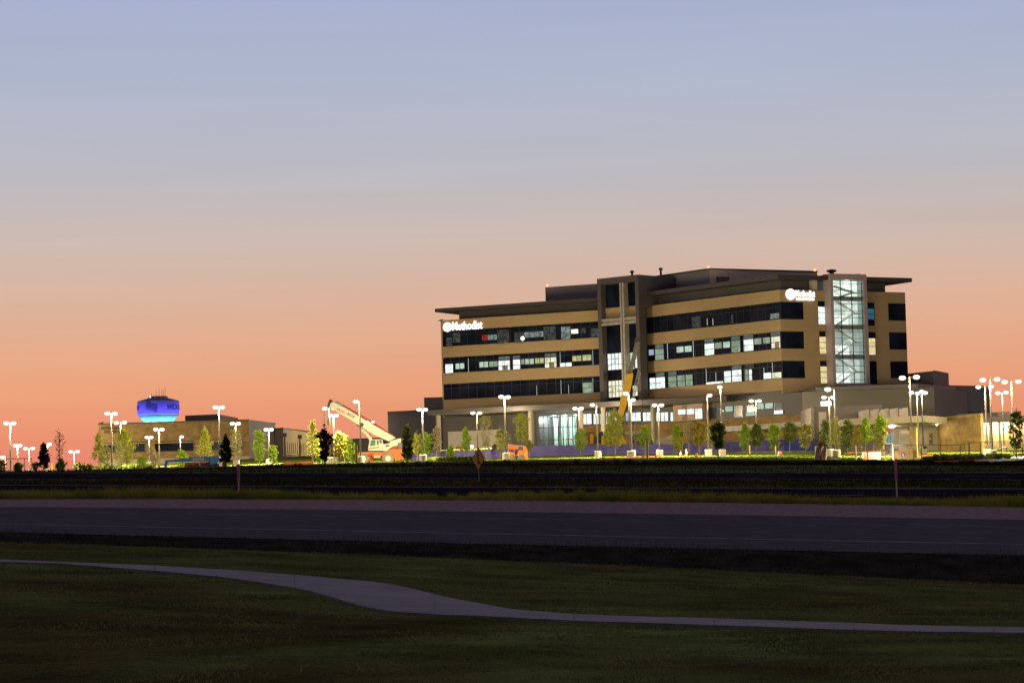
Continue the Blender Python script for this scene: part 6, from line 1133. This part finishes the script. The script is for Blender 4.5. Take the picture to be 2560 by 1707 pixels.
# grey notice boards, white board, banner, stone heap, sand bags
rg_n = reg(2020,1050,11.76); Ln_ = Loc(rg_n, 216)
def board(pts, Y, label, m_, name='notice_board', cat='sign', L_=None):
    L_ = Loc(rg_n if L_ is None else L_, Y); P_ = L_.P(pts); x0 = min(p[0] for p in P_); x1 = max(p[0] for p in P_); rt = root(name, ((x0+x1)/2,Y,T((x0+x1)/2,Y)), label, cat); m = MB(); m.prism(P_, Y-.03, Y+.03); return rt, m.build('board', m_, rt), L_
TAU = mat('board_taupe', (.26,.20,.17), .7); rt, bo, L_ = board([(1770,1240),(1770,940),(2135,925),(2140,1240)], 216, 'wide taupe notice board reading ENTRANCE on the lawn', TAU)
m = MB(); m.prism(L_.P([(1768,1058),(1768,938),(2137,923),(2140,1055)]), 215.95, 215.965); m.build('header', mat('board_header', (.34,.28,.22), .7), bo); GT = mat('board_text', (.45,.40,.33), .7)
flat('GATE', L_, 1875, 2030, 1030, 975, MATS['board_taupe'], bo, -.055); flat('ENTRANCE', L_, 1800, 2100, 1190, 1150, GT, bo, -.04)
rt, bo, L_ = board([(140,1010),(140,715),(310,715),(310,1020)], 235, 'narrow taupe notice board left of the directory sign', TAU, L_=rg_s); m = MB(); m.prism(L_.P([(138,800),(138,713),(312,713),(312,800)]), 234.95, 234.965); m.build('header', MATS['board_header'], bo)
rt, bo, L_ = board([(1585,1130),(1585,930),(1755,930),(1760,1130)], 214.5, 'small white board in a dark frame behind an orange marker', mat('board_frame', (.12,.09,.08), .6)); m = MB(); m.prism(L_.P([(1597,1118),(1597,942),(1745,942),(1748,1118)]), 214.45, 214.468); m.build('sheet', mat('board_pink', (.58,.46,.38), .7), bo)
m = MB(); 
for x in (1590,1752): m.tube([L_.V(x,1130),L_.V(x,1290)], .02, 4)
m.build('leg', WIRE, rt)
a = L_(1650,1280); m = MB(); zb = T(a[0],213.6); tpz = Loc(rg_n,213.6)(1635,945)[1]; m.lathe((a[0],213.6,zb), [(.13,-.05),(.1,.1),(.06,.5),(.035,tpz-zb)], 10); o = m.build('channelizer_post', CONEM); tag(o, 'slim orange marker cone leaning before the framed white board', 'marker')
L_ = Loc(rg_n,213.2); g = MB(); NX, NZ = 18, 8
for k in range(NX+1):
    u = k/NX
    for q in range(NZ+1):
        v = q/NZ; x = 160+400*u-30*v*u; y = 765+490*v; p = L_(x,y); g.v.append((p[0], 212.7-.08*math.sin(u*14+v*3)-.05*math.sin(u*31), p[1]))
for k in range(NX):
    for q in range(NZ): g.f.append((k*(NZ+1)+q, k*(NZ+1)+q+1, (k+1)*(NZ+1)+q+1, (k+1)*(NZ+1)+q))
bn = g.build('fence_banner', mat('banner_cream', (.60,.52,.38), .8, var=.06)); tag(bn, 'wrinkled cream banner hung on the fence behind the stop sign', 'banner')
def heap():
    u = random.random(); x = 535+470*u; top_ = 1075+70*abs(u-.45); y = 1250-random.random()*(1250-top_)*(1-max(0,u-.8)*4 if u > .8 else 1); return x, y
m = MB(); L_ = Loc(rg_n,222)
for i in range(160):
    x, y = heap(); p = L_(x,y); r_ = random.uniform(.06,.14); yy = 222+random.uniform(-.6,.6); b8 = [(p[0]+r_*dx*random.uniform(.6,1),yy+r_*dy*random.uniform(.6,1)) for dx, dy in ((-1,-1),(1,-1),(1,1),(-1,1))]; m.hexa([(*q,p[1]-r_*.7) for q in b8],[(q[0]*.9+p[0]*.1,q[1]*.9+yy*.1,p[1]+r_*.7) for q in b8])
o = m.build('stone_heap', mat('grey_rock', (.26,.25,.17), .9, var=.3, scale=4)); tag(o, 'low heap of grey broken stones beside the cream banner', 'stone heap')
for i, (x, y, lab) in enumerate(((262,1212,'black floodlight box on the ground left of the directory sign'),(462,870,'black floodlight box on the left shoulder of the stone sign base'),(1318,808,'tilted black panel clipped on the chain link gate'))):
    L_ = Loc(rg_s, 213 if i != 1 else 224.3); a = L_(x,y); rt = root('floodlight_box', (a[0],L_.Y,a[1]), lab, 'floodlight'); m = MB(); dx = 55 if i != 1 else 42; m.prism(L_.P([(x-dx,y+34),(x-dx+6,y-25),(x+dx,y-34),(x+dx,y+20)]), L_.Y-.12, L_.Y-.03); m.build('housing', DK, rt); m = MB(); m.prism(L_.P([(x-dx+12,y+22),(x-dx+16,y-16),(x+dx-10,y-22),(x+dx-10,y+12)]), L_.Y-.13, L_.Y-.121); m.build('lens', mat('lens_brown', (.10,.06,.03), .2), rt)
    if i == 0:
        for tx, e_ in ((at(2240,1110,224), 6000), (at(2140,1130,218), 1500), (at(2075,1130,214), 1300)):  # added spots in front of the box brighten sign, boards and banner
            ld = bpy.data.lights.new('added_fill_spot','SPOT'); ld.energy = e_; ld.color = (1,.82,.55); ld.spot_size = math.radians(75); ld.spot_blend = 1; ld.shadow_soft_size = .1; lo = bpy.data.objects.new('added_fill_spot', ld); COL.objects.link(lo); lo.parent = rt; src = Vector((a[0]+(-.2 if e_ < 2000 else .2), L_.Y-1.6, a[1]+.35)); lo.location = src-rt.location; lo.rotation_euler = (tx-src).to_track_quat('-Z','Y').to_euler()
# birds on the roof corners
def bird(px, py, Y, label):
    p = at(px,py,Y); m = MB(); m.ell((p.x,p.y,p.z), .28,.12,.13, 10, 6); m.ell((p.x+.26,p.y,p.z+.14), .1,.08,.09, 8, 5); m.tube([(p.x-.2,p.y,p.z),(p.x-.5,p.y,p.z-.1)], [.07,.02], 5); m.tube([(p.x,p.y,p.z-.1),(p.x,p.y,p.z-.38)], .025, 4); m.tube([(p.x+.33,p.y,p.z+.14),(p.x+.43,p.y,p.z+.12)], [.03,.01], 4); o = m.build('bird', DK, smooth=True); tag(o, label, 'bird', 'birds perched on roof edges')
bird(253,1057.5,409,'dark bird perched on the left corner of the office roof'); bird(1102,801,417,'dark bird perched on the left corner of the hospital parapet')
# goal-like utility frame and wires at far left
a = at(45,1146,330); ub = root('utility_frame', (a.x,330,T(a.x,330)), 'thin dark pipe frame standing left of the dark red tree', 'frame'); m = MB(); c = at(79,1145.5,330); a2 = at(15,1146.5,330); m.tube([a2,c], .05, 5)
for x in (61,79): p = at(x,1146,330); m.tube([p,(p.x,330,T(p.x,330))], .045, 5)
m.build('pipe', mat('frame_pipe', (.12,.05,.05), .6), ub)
